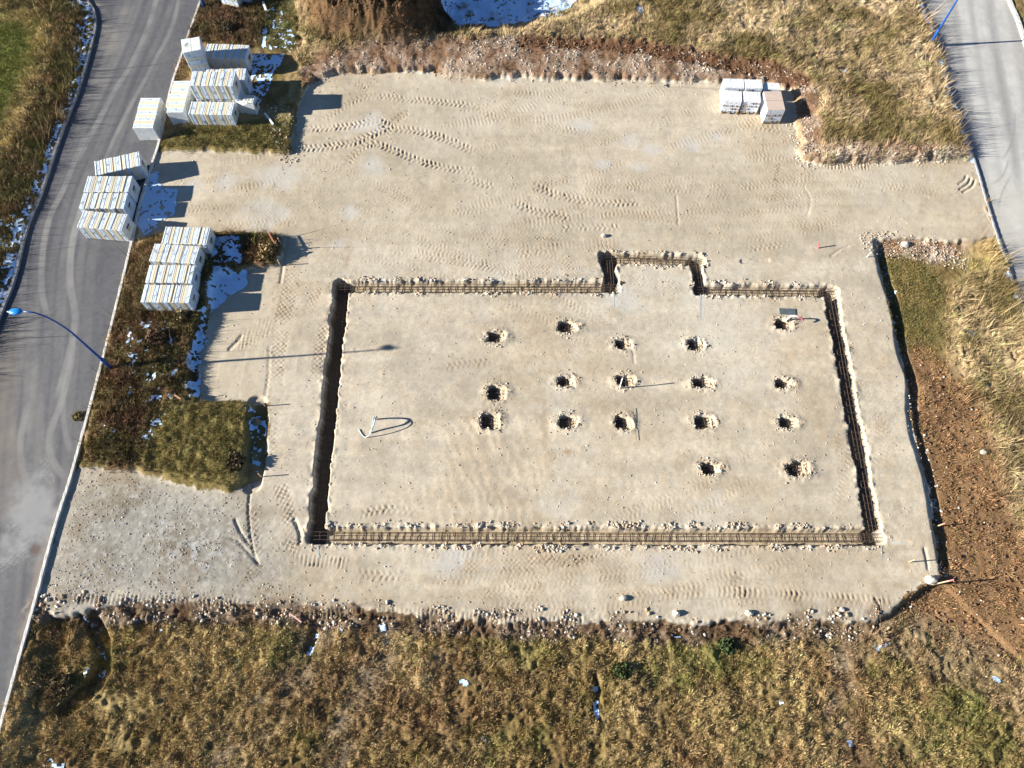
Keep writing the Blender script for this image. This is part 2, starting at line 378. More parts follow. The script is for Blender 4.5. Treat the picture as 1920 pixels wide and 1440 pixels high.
# pad
padc = mixn(C(.50,.44,.345), C(.42,.35,.255), .42+1.3*n1+1.1*n2)
padc = mixn(padc, C(.47,.43,.36), .1+.9*n4)
str_ = fbm(GX, GY, 1.2, 340, 4, .6, ax=.18, ay=1.6); stain = fbm(GX, GY, .55, 341, 4, .65)
padc = padc*(1-.13*np.clip(str_*2.2, -1, 1))[..., None]
padc = mixn(padc, C(.35,.265,.17), (ss(stain, .26, .6)*.5)); padc = mixn(padc, C(.36,.30,.215), ss(fbm(GX, GY, 1.8, 347, 5, .7, ax=.3, ay=1.2), .12, .45)*.55)
n5 = fbm(GX, GY, .16, 345, 3, .8); n6 = fbm(GX, GY, .5, 346, 4, .8)
padc = padc*(1+.36*n5+.20*n6)[..., None]
padc = mixn(padc, C(.34,.25,.165), ss(n5+.5*n6, .20, .5)*.5)
padc = mixn(padc, C(.56,.52,.44), ss(-n5-.6*n6, .25, .6)*.5)
n7 = fbm(GX, GY, 5.5, 348, 5, .75); n8 = fbm(GX, GY, 2.4, 349, 5, .8, ax=.5, ay=1.2)
padc = mixn(padc, C(.345,.30,.235), ss(n7+.5*n8, .02, .5)*.6); padc = mixn(padc, C(.52,.485,.41), ss(-n7-.7*n8, .05, .5)*.6)
padc = padc*C(1.0, .99, .975)
put(pad, padc)
upN = region([(560,160),(850,140),(1480,165),(1500,310),(1868,310),(1868,450),(1100,470),(600,470),(270,440),(290,290),(545,290)], 1.0, .6)
put(pad*upN*.4, mixn(C(.47,.40,.30), C(.35,.295,.21), .5+1.3*n1+.6*str_))
grav = region([(68,1140),(130,900),(160,872),(430,918),(470,900),(480,1000),(540,1060),(560,1150),(200,1150)], 3.0, 1.1)
put(pad*grav*.95, mixn(C(.29,.275,.24), C(.19,.155,.11), .5+1.3*n2+1.6*n1)*(1+.5*n5)[..., None])
put(pad*grav*ss(n5+.3*n6, .22, .45)*.6, C(.48,.48,.46))
whitish = np.clip(near([(240,1060),(330,950),(420,1000),(520,980)], 1.2, 1.5, 3), 0, 1)*ss(n2+.5*n3, -.05, .45)
put(pad*grav*whitish*.5*(.4+n3*1.5+.4), C(.42,.43,.42))
for (px, py, r_) in [(520,330,1.3),(500,400,1.2),(690,235,1.2),(700,310,.8),(1090,235,1.0),(1180,262,.6),(1290,270,.7),(1225,280,.5),(1200,315,.5),(1130,310,.5),(660,400,.6),(630,460,.5),(960,140,1.0),(1230,1060,.8),(840,1060,.9),(1340,255,.5),(420,340,.7),(360,350,.6),(1170,560,1.1),(870,1040,.6)]:
    cx, cy = g(px, py); d = np.hypot(GX-cx, (GY-cy)*1.3)/r_
    put(pad*(1-ss(d+.9*n2, .3, 1.3))*.65, mixn(C(.50,.49,.46), C(.44,.41,.36), .5+n3))
sand = region([(398,590),(400,540),(470,505),(520,503),(505,640),(498,745),(376,750)], .8, .2)
put(pad*sand*.85, mixn(C(.475,.41,.31), C(.43,.37,.28), .5+n1))
for (px, py, rx_, ry_, a) in [(1020,790,.18,1.5,.5),(1065,848,.3,.2,.7),(1320,900,.2,.9,.3),(1155,780,.12,.8,.3),(1700,1060,.2,.2,.5),(1690,1100,.3,.15,.5),(650,490,.12,.5,.5),(1535,790,.12,1.2,.3),(230,1115,.6,.3,-.6),(1000,600,2.,1.2,.22),(1450,560,1.5,.5,.15),(1540,770,.9,2.2,.12)]:
    cx, cy = g(px, py); d = np.hypot((GX-cx)/rx_, (GY-cy)/ry_)
    put(pad*(1-ss(d+.8*n3+.5*n2, .4, 1.2))*abs(a), C(.33,.245,.15) if a > 0 else C(.50,.44,.35))
# brown rim where soil shows through near pad edges
edge = np.clip(1-np.abs(blur(pad, .5)-.5)*2, 0, 1)
put(pad*edge*ss(n2+.6*n3, .1, .5)*.5, C(.30,.22,.145))
# snow-melt damp next to west kerb etc. is left to the light
# roads
rl = mixn(C(.072,.075,.087), C(.118,.117,.123), .5+.9*fbm(GX, GY, 2.5, 350, 5, .7, ax=1.6, ay=.3))*(1+.3*n5)[..., None]
col = np.where(road_l[..., None] > 0, rl, col)
rr = mixn(C(.29,.28,.268), C(.41,.395,.37), .5+1.2*fbm(GX, GY, 2.0, 351, 4, .6, ax=1.7, ay=.22))
rr = rr*(1+.15*n5)[..., None]; rr = mixn(rr, C(.22,.225,.23), (1-ss(blur(road_r, .9), .5, .8))*.7)
col = np.where(road_r[..., None] > 0, rr, col)
def streak(px, wd, c, a, soft=.1, m=None):
    pts = smooth_pts(gp(px)); sl_, D, s_, t_, L = polydist(pts, wd+soft+.2)
    k = (1-ss(D+.02*n3[sl_], wd, wd+soft))*a*(.75+.8*n2[sl_])*ss(s_, 0, .8)*(1-ss(s_, L-.8, L))
    k = np.clip(k*(m if m is not None else roads)[sl_], 0, 1)[..., None]; col[sl_] = col[sl_]*(1-k)+c*k
dust = C(.25,.245,.235)
streak([(338,-20),(322,50),(290,112),(262,165),(240,205),(215,255),(200,290),(180,330)], .06, dust, .6)
streak([(298,-20),(275,55),(245,120),(220,160),(190,215),(165,260),(140,310)], .10, dust, .55)
streak([(165,240),(140,300),(118,355),(95,400),(82,450),(77,510),(80,560),(90,600)], .09, dust, .65)
streak([(160,370),(140,430),(132,480),(131,530),(138,575),(140,605),(132,650),(120,700),(105,750)], .11, dust, .7)
streak([(138,600),(134,660),(124,715),(112,760),(96,800),(91,830),(97,860),(112,885),(128,900)], .09, dust, .7)
streak([(52,745),(44,790),(38,820),(38,860),(46,895),(58,925),(75,940)], .09, dust, .7)
streak([(119,720),(118,780),(124,820),(138,860)], .06, dust, .55)
streak([(240,0),(225,60),(205,110),(170,190),(150,230)], .25, C(.19,.18,.165), .5, .4)
streak([(60,560),(50,640),(60,720),(66,800),(80,880),(95,940)], .22, C(.23,.22,.2), .4, .3)
streak([(10,600),(0,700),(-5,800),(10,900),(30,980)], .5, C(.24,.20,.155), .5, .5)
streak([(150,-20),(200,60),(190,110)], .3, C(.22,.20,.18), .5, .5)
streak([(80,1250),(95,1120),(100,1040)], .3, C(.2,.18,.16), .4, .5)
for k_ in range(9):
    o_ = (k_-4)*17+((k_*37) % 11)
    streak([(285+o_*.8,-20),(255+o_*.8,60),(215+o_*.8,150),(165+o_,260),(125+o_,360),(98+o_,460),(88+o_,560),(82+o_,680),(70+o_,800),(62+o_,920),(50+o_,1100),(30+o_,1300)], .04+.05*(k_ % 3), C(.24,.23,.215), .16+.10*(k_ % 2), .16)
cx, cy = g(62, 975); d = np.hypot((GX-cx)/1.3, (GY-cy)/2.2); put(road_l*(1-ss(d+1.2*n2, .1, 1.05))*.65, C(.33,.33,.325))
cx, cy = g(70, 1100); d = np.hypot((GX-cx)/.4, (GY-cy)/2.4); put(road_l*(1-ss(d+.8*n2, .3, 1.2))*.6, C(.24,.2,.17))
cx, cy = g(66, 1030); d = np.hypot((GX-cx)/.22, (GY-cy)/.3); put(road_l*(1-ss(d+.8*n3, .4, 1.2))*.7, C(.12,.07,.05))
for k_, pxs in enumerate([[(1870,-20),(1890,120),(1915,250),(1930,420)],[(1830,-20),(1850,120),(1878,280),(1905,420)],[(1800,-20),(1825,150),(1860,320)],[(1850,300),(1880,380),(1925,450)]]):
    streak(pxs, .18, C(.52,.51,.48), .7, .45)
    streak([(p[0]-14, p[1]) for p in pxs], .07, C(.22,.22,.225), .45, .25)
cx, cy = g(1890, 400); d = np.hypot((GX-cx)/2.0, (GY-cy)/2.6); put(road_r*(1-ss(d+.9*n2, .4, 1.3))*.7, C(.47,.45,.40))
for q in [[(1895,290),(1880,330),(1850,350)],[(1905,200),(1900,260),(1880,300)],[(1900,320),(1880,360),(1870,400)]]: streak(q, .03, C(.2,.2,.2), .5, .06)

# --- relief
Zb = (.045*fbm(GX, GY, .42, 401, 3, .7)+.075*fbm(GX, GY, 1.1, 402, 3, .6)+.02*n3)
rough = np.clip(vegB*(1.0+.5*brushC+.6*brushW+.5*brushT-.65*lawn-.2*soilE-.35*greenE-.3*tracksS+.7*np.clip(heap*2, 0, 1)), 0, 2.2)
Z += Zb*rough*1.15
lump = np.abs(fbm(GX, GY, .30, 411, 2, .6))+.8*np.clip(fbm(GX, GY, .8, 412, 2, .5), 0, 1)
lump = lump+.30*np.abs(fbm(GX, GY, .17, 413, 2, .6))
Z += lump*.20*vegB*(mS*.9+.8*dryN+.9*drySE+.5*brushC+.5*brushT+.5*brushW+.35*olive1)*(1-soilE)*(1-tracksS*.7)
Z += padS*(1-roads)*(.005*n3+.03*n1+.016*n2+.012*str_)
Z += .06*fbm(GX, GY, .35, 421, 3, .8)*np.clip(bareS*1.2+bareN*.6, 0, 1.2)*(1-padS*.8)
put(bareS*ss(n2, -.1, .3)*.5, C(.10,.06,.035))
Z += .015*fbm(GX, GY, .12, 420, 2)*np.clip(bareN+bareS+bareSp+bareSp2+grav*.5*padS, 0, 1.3)
Z -= .25*cutN*mN*.4
def carve(px, wd, depth, soft=.12, m=1.0, smooth=True):
    pts = gp(px); pts = smooth_pts(pts) if smooth else pts
    sl_, D, s_, t_, L = polydist(pts, wd+soft+.3)
    k = (1-ss(D+.35*wd*n2[sl_], wd, wd+soft)); Z[sl_] -= depth*k*m
for px, wd, dp in ditch: carve(px, wd, dp, .12)
for px, wd, dp in [([(470,905),(466,950),(468,990),(474,1030),(484,1058)], .02, .045), ([(440,975),(452,1000),(466,1020)], .03, .05), ([(350,1020),(410,1005),(440,1012),(465,1035),(482,1056)], .03, .035),
                   ([(540,445),(533,480),(526,530)], .04, .03), ([(552,975),(562,1000),(562,1018)], .05, .05), ([(1508,350),(1520,375),(1514,405)], .02, .012),
                   ([(1642,1122),(1650,1140),(1651,1178)], .03, .05), ([(1733,1028),(1738,1050),(1740,1066)], .03, .04), ([(1558,480),(1575,468),(1590,462)], .03, .025), ([(505,650),(503,700),(497,745)], .04, .015),
                   ([(1268,368),(1272,422)], .015, .02), ([(1186,650),(1189,680)], .015, .02), ([(430,655),(445,640),(452,630)], .06, .04),
                   ([(1800,355),(1815,345),(1820,335)], .04, .05), ([(1806,360),(1822,350),(1828,338)], .04, .05), ([(1798,345),(1808,338),(1812,330)], .03, .04),
                   ([(1255,160),(1300,161),(1352,164)], .09, .07), ([(1392,490),(1440,488)], .08, .05)]:
    carve(px, wd, dp, .05)
def track(px, wd, kind='lug', dp=.03, pitch=.2, fade=.6, tone=.78):
    pts = smooth_pts(gp(px)); sl_, D, s_, t_, L = polydist(pts, wd+.1); h = wd/2
    ins = 1-ss(np.abs(D), h-.04, h+.04)
    s_ = s_+.05*n2[sl_]; env = ins*np.clip(.8+1.5*n3[sl_], .2, 1.2)*ss(s_, 0.02, fade)*(1-ss(s_, L-fade, L-.02))*np.clip(.75+1.6*n2[sl_], 0.1, 1)
    if kind == 'lug':
        ph = s_/pitch+np.where(t_ > 0, 0, .5)+np.abs(t_)*1.6
        p = np.sin(2*np.pi*ph)
    elif kind == 'cross':
        a = np.abs(((s_+t_)/pitch) % 1-.5); b = np.abs(((s_-t_)/pitch) % 1-.5); p = 1-2*ss(np.minimum(a, b), .05, .2)
        p = -p
    else:
        p = np.sin(2*np.pi*s_/pitch)
    Z[sl_] += dp*env*(p*.6-.25)
    k = (env*(1-tone)*1.0)[..., None]*pad[sl_][..., None]; col[sl_] = col[sl_]*(1-k)+col[sl_]*C(.62,.50,.38)*k
LG = 'lug'
for t_ in [([(555,242),(600,240),(660,236),(700,226),(722,212)], .5, LG, .045), ([(555,279),(610,276),(660,268),(690,256),(725,240),(760,212)], .5, LG, .05),
          ([(650,318),(660,295),(680,278),(705,270),(740,283),(790,303),(840,316),(900,322)], .45, LG, .05), ([(700,218),(735,240),(785,246),(840,262),(895,288)], .5, LG, .045),
          ([(600,228),(680,183),(760,186),(850,194),(900,200)], .45, LG, .03), ([(720,262),(735,235),(770,205)], .4, LG, .045), ([(600,310),(615,275),(640,250)], .35, LG, .03),
          ([(860,330),(905,345),(935,352)], .4, LG, .035), ([(955,372),(990,392),(1040,402),(1080,412)], .4, LG, .045), ([(990,343),(1030,360),(1080,374),(1140,381),(1210,378)], .45, LG, .045),
          ([(1045,430),(1110,424),(1170,430)], .45, LG, .05), ([(960,480),(1010,472),(1040,462)], .4, LG, .02), ([(880,200),(920,215),(960,240)], .4, 'lug', .02),
          ([(855,208),(905,200),(930,196)], .4, LG, .02), ([(660,150),(680,165),(690,190)], .4, 'cross', .03),
          ([(552,500),(540,560),(530,600),(522,660),(512,740)], .75, 'cross', .028), ([(612,595),(600,650),(592,730)], .5, 'cross', .03), ([(600,530),(585,570),(575,600)], .5, 'cross', .025),
          ([(515,760),(508,810),(503,860)], .55, 'cross', .028), ([(520,900),(540,960),(545,1010),(560,1050)], .6, 'cross', .03), ([(490,900),(470,960),(480,1050),(470,1110)], .6, 'cross', .025),
          ([(430,660),(470,630),(520,600)], .8, 'cross', .03), ([(545,1052),(600,1052),(665,1058)], .45, 'rung', .05), ([(660,1075),(720,1080),(780,1075)], .4, LG, .02),
          ([(560,1150),(700,1150),(800,1152),(960,1164),(1130,1166)], .42, 'rung', .05), ([(120,1122),(250,1124),(400,1130),(500,1138)], .4, 'rung', .045),
          ([(1500,306),(1560,312),(1640,313)], .4, 'rung', .05), ([(645,975),(720,955),(790,962)], .35, LG, .025), ([(960,1045),(1040,1048),(1120,1055)], .5, 'cross', .018),
          ([(1455,390),(1457,330),(1460,290)], .3, 'cross', .02), ([(1390,470),(1440,462),(1500,455)], .35, LG, .02), ([(1345,245),(1420,238),(1480,250)], .5, 'lug', .02), ([(820,690),(900,680),(930,672)], .4, LG, .015),
          ([(1050,240),(1100,250)], .4, LG, .02), ([(1380,1120),(1390,1060)], .4, 'rung', .03), ([(1430,1125),(1428,1060)], .4, 'rung', .03)]:
    track(t_[0], t_[1], t_[2], t_[3]*1.05, .17 if t_[2] == 'rung' else .24)
rt = np.random.RandomState(5)
for k_ in range(46):
    if k_ < 26: px0 = 560+rt.rand()*1000; py0 = 165+rt.rand()*280; a_ = (rt.rand()-.5)*.5; ln = 180+rt.rand()*420
    elif k_ < 36: px0 = 560+rt.rand()*900; py0 = 1035+rt.rand()*95; a_ = (rt.rand()-.5)*.08; ln = 200+rt.rand()*500
    elif k_ < 41: px0 = 1600+rt.rand()*60; py0 = 560+rt.rand()*300; a_ = 1.42; ln = 150+rt.rand()*250
    else: px0 = 280+rt.rand()*150; py0 = 300+rt.rand()*110; a_ = (rt.rand()-.5)*.3; ln = 150+rt.rand()*300
    cv = (rt.rand()-.5)*.7
    for off in (0, 52):
        pp = []
        for q_ in range(6):
            t = q_/5*ln; aa = a_+cv*q_/5; pp.append((px0+t*math.cos(aa)-off*math.sin(a_), py0+t*math.sin(aa)+off*math.cos(a_)))
        track(pp, .38+.15*rt.rand(), ('lug', 'cross', 'rung', 'lug')[k_ % 4], .008+.009*rt.rand(), .2, 1.5, .93-.1*rt.rand())
for t_ in [([(600,1165),(560,1250),(500,1330),(430,1440)], .45), ([(745,1180),(700,1270),(650,1360),(620,1440)], .45), ([(405,1250),(380,1310)], .7), ([(1580,1190),(1590,1290),(1560,1440)], .4), ([(1860,1350),(1900,1290)], .5), ([(890,1260),(960,1300)], .5), ([(1500,1330),(1470,1400)], .5)]:
    track(t_[0], t_[1], 'rung', .05, .16, .5)
for t_ in [([(20,985),(35,1000),(45,1020)], .5), ([(0,1060),(40,1040)], .6), ([(80,860),(90,890),(95,900)], .4)]:
    pts = smooth_pts(gp(t_[0])); sl_, D, s_, tt, L = polydist(pts, .5)
    a = np.abs(((s_+tt)/.16) % 1-.5); b = np.abs(((s_-tt)/.16) % 1-.5); k = (1-ss(np.minimum(a, b), .04, .14))*(1-ss(D, t_[1]/2-.05, t_[1]/2))*.35*road_l[sl_]
    col[sl_] = col[sl_]*(1-k[..., None])+C(.34,.34,.33)*k[..., None]
# grading streaks (curved) on the pad
carc = g(560, 1000); dd = np.hypot(GX-carc[0], GY-carc[1]); sect = (1-ss(np.hypot(GX-g(880,900)[0], GY-g(880,900)[1]), 2.0, 4.5))
Z += padS*sect*.0035*np.sin(dd*13+7*n2+4*n1)*np.clip(.5+n1*2, 0, 1)

# --- foundation trenches and footing pits
def wob(pts, n): return pts
TR = {'west': [(640,535),(592,1004)], 'south': [(592,1004),(1643,1007)], 'east': [(1641,1007),(1557,547)], 'northw': [(640,537),(1152,538)], 'northe': [(1312,543),(1562,546)],
      'porchw': [(1143,481),(1147,538)], 'porchn': [(1140,482),(1312,489)], 'porche': [(1306,489),(1313,543)]}
TW = {'west': .24, 'south': .23, 'east': .20, 'northw': .20, 'northe': .19, 'porchw': .22, 'porchn': .20, 'porche': .17}
TD = .52
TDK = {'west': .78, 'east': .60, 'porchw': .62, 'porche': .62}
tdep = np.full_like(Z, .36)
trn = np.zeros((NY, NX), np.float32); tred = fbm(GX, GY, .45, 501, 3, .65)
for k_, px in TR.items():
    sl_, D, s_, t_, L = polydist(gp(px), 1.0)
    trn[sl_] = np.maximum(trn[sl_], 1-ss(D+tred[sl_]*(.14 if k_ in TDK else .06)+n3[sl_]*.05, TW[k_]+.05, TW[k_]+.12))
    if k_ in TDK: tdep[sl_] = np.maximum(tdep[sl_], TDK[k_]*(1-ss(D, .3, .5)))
sl_, D, s_, t_, L = polydist(gp([(1129,478),(1143,520)]), .8); trn[sl_] = np.maximum(trn[sl_], 1-ss(D+tred[sl_]*.12, .14, .22))
PITS = [(932,632,1.05,.62),(1066,613,1.1,.6),(1166,645,.95,.6),(1304,646,1.0,.6),(1471,608,1.05,.62),(931,737,1.0,.75),(1062,716,.95,.55),(1173,715,1.0,.62),(1318,719,1.1,.6),(1472,719,.95,.5),
        (920,790,1.0,.75),(1067,791,1.05,.62),(1170,792,.95,.7),(1322,791,1.05,.62),(1480,792,1.0,.55),(1334,878,1.0,.58),(1496,879,1.2,.72)]
pit = np.zeros_like(trn); pitR = np.zeros_like(trn)
PITS = [(a_, b_, c_*.86, d_*.80) for a_, b_, c_, d_ in PITS]
for (px, py, L_, W_) in PITS:
    cx, cy = g(px, py); dx = np.abs(GX-cx)/(L_*.48); dy = np.abs(GY-cy)/(W_*.55)
    d = (dx**5+dy**5)**(1/5.)+tred*.55+n3*.2
    slope = 1-ss((GX-cx)/(L_*.5), -.45, .7)*.78
    pit = np.maximum(pit, (1-ss(d, .8, 1.02))*slope)
    pitR = np.maximum(pitR, (1-ss(np.hypot((GX-cx-.30*L_)/(L_*.42), (GY-cy)/(W_*.62)), .7, 1.05)))
    near_ = (1-ss(np.hypot((GX-cx)/(L_*.95), (GY-cy)/(W_*1.1)), .6, 1.1)); Z += near_*(.05*n3+.03)
Z -= padS*np.maximum(trn*tdep*(1+.12*n3), pit*.50*(1+.25*n3))
put(pad*ss(trn, .35, .8)*ss(tdep, .4, .6)*.9, mixn(C(.15,.135,.115), C(.11,.10,.09), .5+n2)); put(pad*ss(trn, .55, .95)*(1-ss(tdep, .4, .6))*.7, mixn(C(.40,.32,.22), C(.30,.235,.15), .5+1.4*n2)); put(pad*np.clip(pit*1.4, 0, 1)*.5, C(.42,.34,.24))  # shade of the deep side trenches painted into their wall and floor colour
tlip = np.clip(blur(trn, .14)*3, 0, 1)*(1-trn)
Z += padS*tlip*(.015*np.clip(tred*2, -.6, 1)+.09*n3)
# pale crumbled east lips
for k_, off in (('east', .36), ('west', .40), ('porche', .32)):
    pts = [(p[0]+off, p[1]) for p in gp(TR[k_])]; sl_, D, s_, t_, L = polydist(pts, .5)
    k = ((1-ss(D+.12*n2[sl_]+.1*n3[sl_], .05, .22))*.35*pad[sl_])[..., None]; col[sl_] = col[sl_]*(1-k)+C(.47,.41,.31)*k
col *= (1+.10*n3)[..., None]
col = np.clip(col, .02, .9)

# --- snow cover
snow = np.zeros_like(Z)
def snowp(px, dens=.6, k=1.0):
    m = region(px, k, .12); nn = .5+1.0*fbm(GX, GY, .35, 601, 5, .9)+.35*n3
    global snow
    snow = np.maximum(snow, m*(nn < dens).astype(np.float32)*(m > .4))
snowp([(278,322),(298,318),(306,350),(334,352),(334,380),(331,402),(303,413),(292,432),(270,441),(258,425),(262,395),(272,360)], .76, .8)
snowp([(405,447),(452,450),(464,470),(460,500),(398,500),(402,470)], .62, .7)
snowp([(398,506),(463,508),(466,535),(450,548),(425,556),(412,575),(396,584),(398,540)], .76, .9)
snowp([(492,110),(540,108),(536,118),(518,140),(506,170),(498,190),(484,205),(476,190),(470,150),(474,110)], .68, .9)
snowp([(500,20),(530,20),(556,90),(552,108),(488,108),(495,70)], .42, 1.0)
snowp([(444,-60),(500,-60),(480,10),(455,22)], .5)
snowp([(810,-60),(1100,-60),(1072,12),(1045,28),(1000,38),(950,52),(905,54),(860,54),(835,34)], .82, 1.3)
snowp([(940,30),(1065,5),(1080,45),(1060,60),(960,62)], .36, 1.5)
snowp([(362,640),(378,600),(384,640),(378,690),(376,752),(346,748),(352,690)], .62, .8)
snowp([(232,610),(330,600),(345,700),(330,770),(290,840),(262,835),(250,740)], .38, 1.2)
snowp([(196,770),(225,760),(228,830),(200,850)], .36)
snowp([(466,758),(504,757),(505,790),(494,830),(490,880),(470,890),(468,820)], .52, .5)
snowp([(378,560),(395,590),(385,610),(372,620)], .5)
snowp([(382,480),(402,470),(400,590),(386,590)], .45, .6)
for px, wd, dn in [([(158,-20),(172,40),(160,110),(140,180),(118,230),(98,285),(70,365),(40,435),(15,530),(-20,600)], .34, .58), ([(20,420),(25,500),(5,560)], .5, .45), ([(150,0),(165,40),(155,90)], .6, .42),
                   ([(1728,0),(1742,50),(1758,88),(1768,140),(1780,182)], .26, .62), ([(1780,182),(1795,228),(1815,282),(1830,322)], .18, .6), ([(1786,185),(1792,222)], .4, .42), ([(1884,500),(1900,548),(1916,590)], .18, .5),
                   ([(158,1155),(175,1190),(183,1230),(178,1262)], .16, .45), ([(165,1255),(130,1270)], .12, .4), ([(1118,1288),(1120,1345)], .13, .62), ([(575,1222),(590,1190)], .12, .6), ([(715,1172),(722,1200)], .14, .6), ([(622,1166),(632,1180)], .16, .55),
                   ([(1462,1292),(1470,1318)], .1, .5), ([(1594,1378),(1601,1395)], .1, .6), ([(1265,1185),(1295,1186)], .2, .4), ([(1842,700),(1870,740)], .1, .5), ([(1810,600),(1830,630)], .12, .5), ([(905,1384),(908,1388)], .12, .7), ([(865,1277),(872,1280)], .1, .7), ([(1570,140),(1578,150)], .18, .6), ([(1195,38),(1195,44)], .15, .7), ([(85,1435),(105,1440)], .2, .6), ([(1490,1262),(1492,1270)], .1, .6), ([(435,1240),(440,1265)], .15, .5), ([(295,1180),(300,1188)], .12, .5),
                   ([(1358,18),(1362,22)], .12, .7), ([(1872,1270),(1880,1276)], .1, .6), ([(1650,1215),(1665,1205)], .2, .42), ([(1658,465),(1700,620)], .12, .3), ([(1690,650),(1712,715),(1714,790),(1736,870),(1760,990),(1768,1070)], .3, .24)]:
    pts = gp(px); sl_, D, s_, t_, L = polydist(pts, wd+.5); nn = .5+1.0*fbm(GX[sl_], GY[sl_], .3, 611, 5, .9)+.3*n3[sl_]
    snow[sl_] = np.maximum(snow[sl_], ((D+.1*n2[sl_] < wd) & (nn < dn)).astype(np.float32))
snow *= (1-roads)
snow = snow > .5

# ------------------------------------------------------------ terrain objects (one sheet, split by cover)
V = np.stack([GX, GY, Z], -1).reshape(-1, 3)
idx = np.arange(NX*NY).reshape(NY, NX)
Q = np.stack([idx[:-1, :-1], idx[:-1, 1:], idx[1:, 1:], idx[1:, :-1]], -1)
fpad = (pad[:-1, :-1] > .5); frl = road_l[:-1, :-1] > .5; frr = road_r[:-1, :-1] > .5; fheap = (heap[:-1, :-1] > .28) & ~fpad & ~frl & ~frr
def terrain(name, fm, m, label, z_add=0.0, smooth=True):
    q = Q[fm]; u, inv = np.unique(q.ravel(), return_inverse=True)
    v = V[u].copy(); v[:, 2] += z_add
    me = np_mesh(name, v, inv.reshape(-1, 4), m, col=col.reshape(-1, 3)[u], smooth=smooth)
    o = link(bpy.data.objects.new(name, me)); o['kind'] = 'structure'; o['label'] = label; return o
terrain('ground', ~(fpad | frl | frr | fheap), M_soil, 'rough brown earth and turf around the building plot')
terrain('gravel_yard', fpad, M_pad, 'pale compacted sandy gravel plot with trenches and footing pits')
terrain('road', frl, M_road, 'dark asphalt road with pale tyre lines on the left')
terrain('road', frr, M_road, 'pale dusty asphalt road on the right')
terrain('soil_mound', fheap, M_soil, 'brown lumpy mound of excavated soil at the top edge')
# snow sheet lies a little above the ground
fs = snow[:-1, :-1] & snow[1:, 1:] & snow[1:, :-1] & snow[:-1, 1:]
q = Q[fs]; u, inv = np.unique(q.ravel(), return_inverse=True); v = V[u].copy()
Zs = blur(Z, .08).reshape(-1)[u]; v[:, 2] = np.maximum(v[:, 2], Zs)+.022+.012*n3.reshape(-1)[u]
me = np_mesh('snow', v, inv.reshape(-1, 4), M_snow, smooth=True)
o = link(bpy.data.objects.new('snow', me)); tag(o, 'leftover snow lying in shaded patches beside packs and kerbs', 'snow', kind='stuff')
# far ground all round
far = MB()
for (a, b, c, d) in [(-600, X0, -600, 600), (X1, 600, -600, 600), (X0, X1, -600, Y0), (X0, X1, Y1, 600)]:
    far.add([(a, c, 0), (b, c, 0), (b, d, 0), (a, d, 0)], [(0, 1, 2, 3)])
M_far = mat('far_field', (.20,.16,.075), rough=.95, noise=.6, var=.35, bump=(2, .15))
o = far.build('ground', M_far); o['kind'] = 'structure'; o['label'] = 'open winter grassland beyond the plot'

def zat(x, y):
    ix = np.clip(((np.asarray(x)-X0)/STEP).astype(int), 0, NX-1); iy = np.clip(((np.asarray(y)-Y0)/STEP).astype(int), 0, NY-1)
    return Z[iy, ix]
def z1(x, y): return float(zat(np.array([x]), np.array([y]))[0])

# ------------------------------------------------------------ kerbs
def kerb(px, wd, top, label, m=M_kerb):
    P = smooth_pts(gp(px), 10); b = MB()
    seg = []; acc = [np.array(P[0])]
    for a, c in zip(P[:-1], P[1:]):
        a = np.array(a); c = np.array(c); n = max(1, int(np.linalg.norm(c-a)/.5))
        acc += [a+(c-a)*(k+1)/n for k in range(n)]
    P = acc; vs = []
    for i, p in enumerate(P):
        t = P[min(i+1, len(P)-1)]-P[max(i-1, 0)]; t = t/np.linalg.norm(t); n = np.array([-t[1], t[0]])
        w_ = wd*(1+.06*math.sin(i*1.7)); j = .006*math.sin(i*2.9)
        vs += [tuple(p-n*w_/2)+(-.2,), tuple(p-n*w_/2+n*j)+(top-.015,), tuple(p-n*(w_/2-.015))+(top,), tuple(p+n*(w_/2-.015))+(top+j,), tuple(p+n*w_/2)+(top-.015,), tuple(p+n*w_/2)+(-.2,)]
    fs_ = []
    for i in range(len(P)-1):
        for k in range(5): a = i*6+k; fs_.append((a, a+6, a+7, a+1))
    b.add(vs, fs_); o = b.build('kerb', m); o['kind'] = 'structure'; o['label'] = label
M_kerb2 = mat('kerb_weathered', (.27,.27,.28), rough=.9, noise=3, var=.3, bump=(20, .01))
kerb(KL_R, .13, .10, 'pale concrete kerb between the dark road and the plot')
kerb(KL_L, .15, .07, 'weathered grey kerb along the left verge', M_kerb2)
kerb(KR_L, .10, .06, 'thin grey kerb beside the pale right road', M_kerb2)
kerb(KR_R, .20, .09, 'white kerb on the far side of the right road')

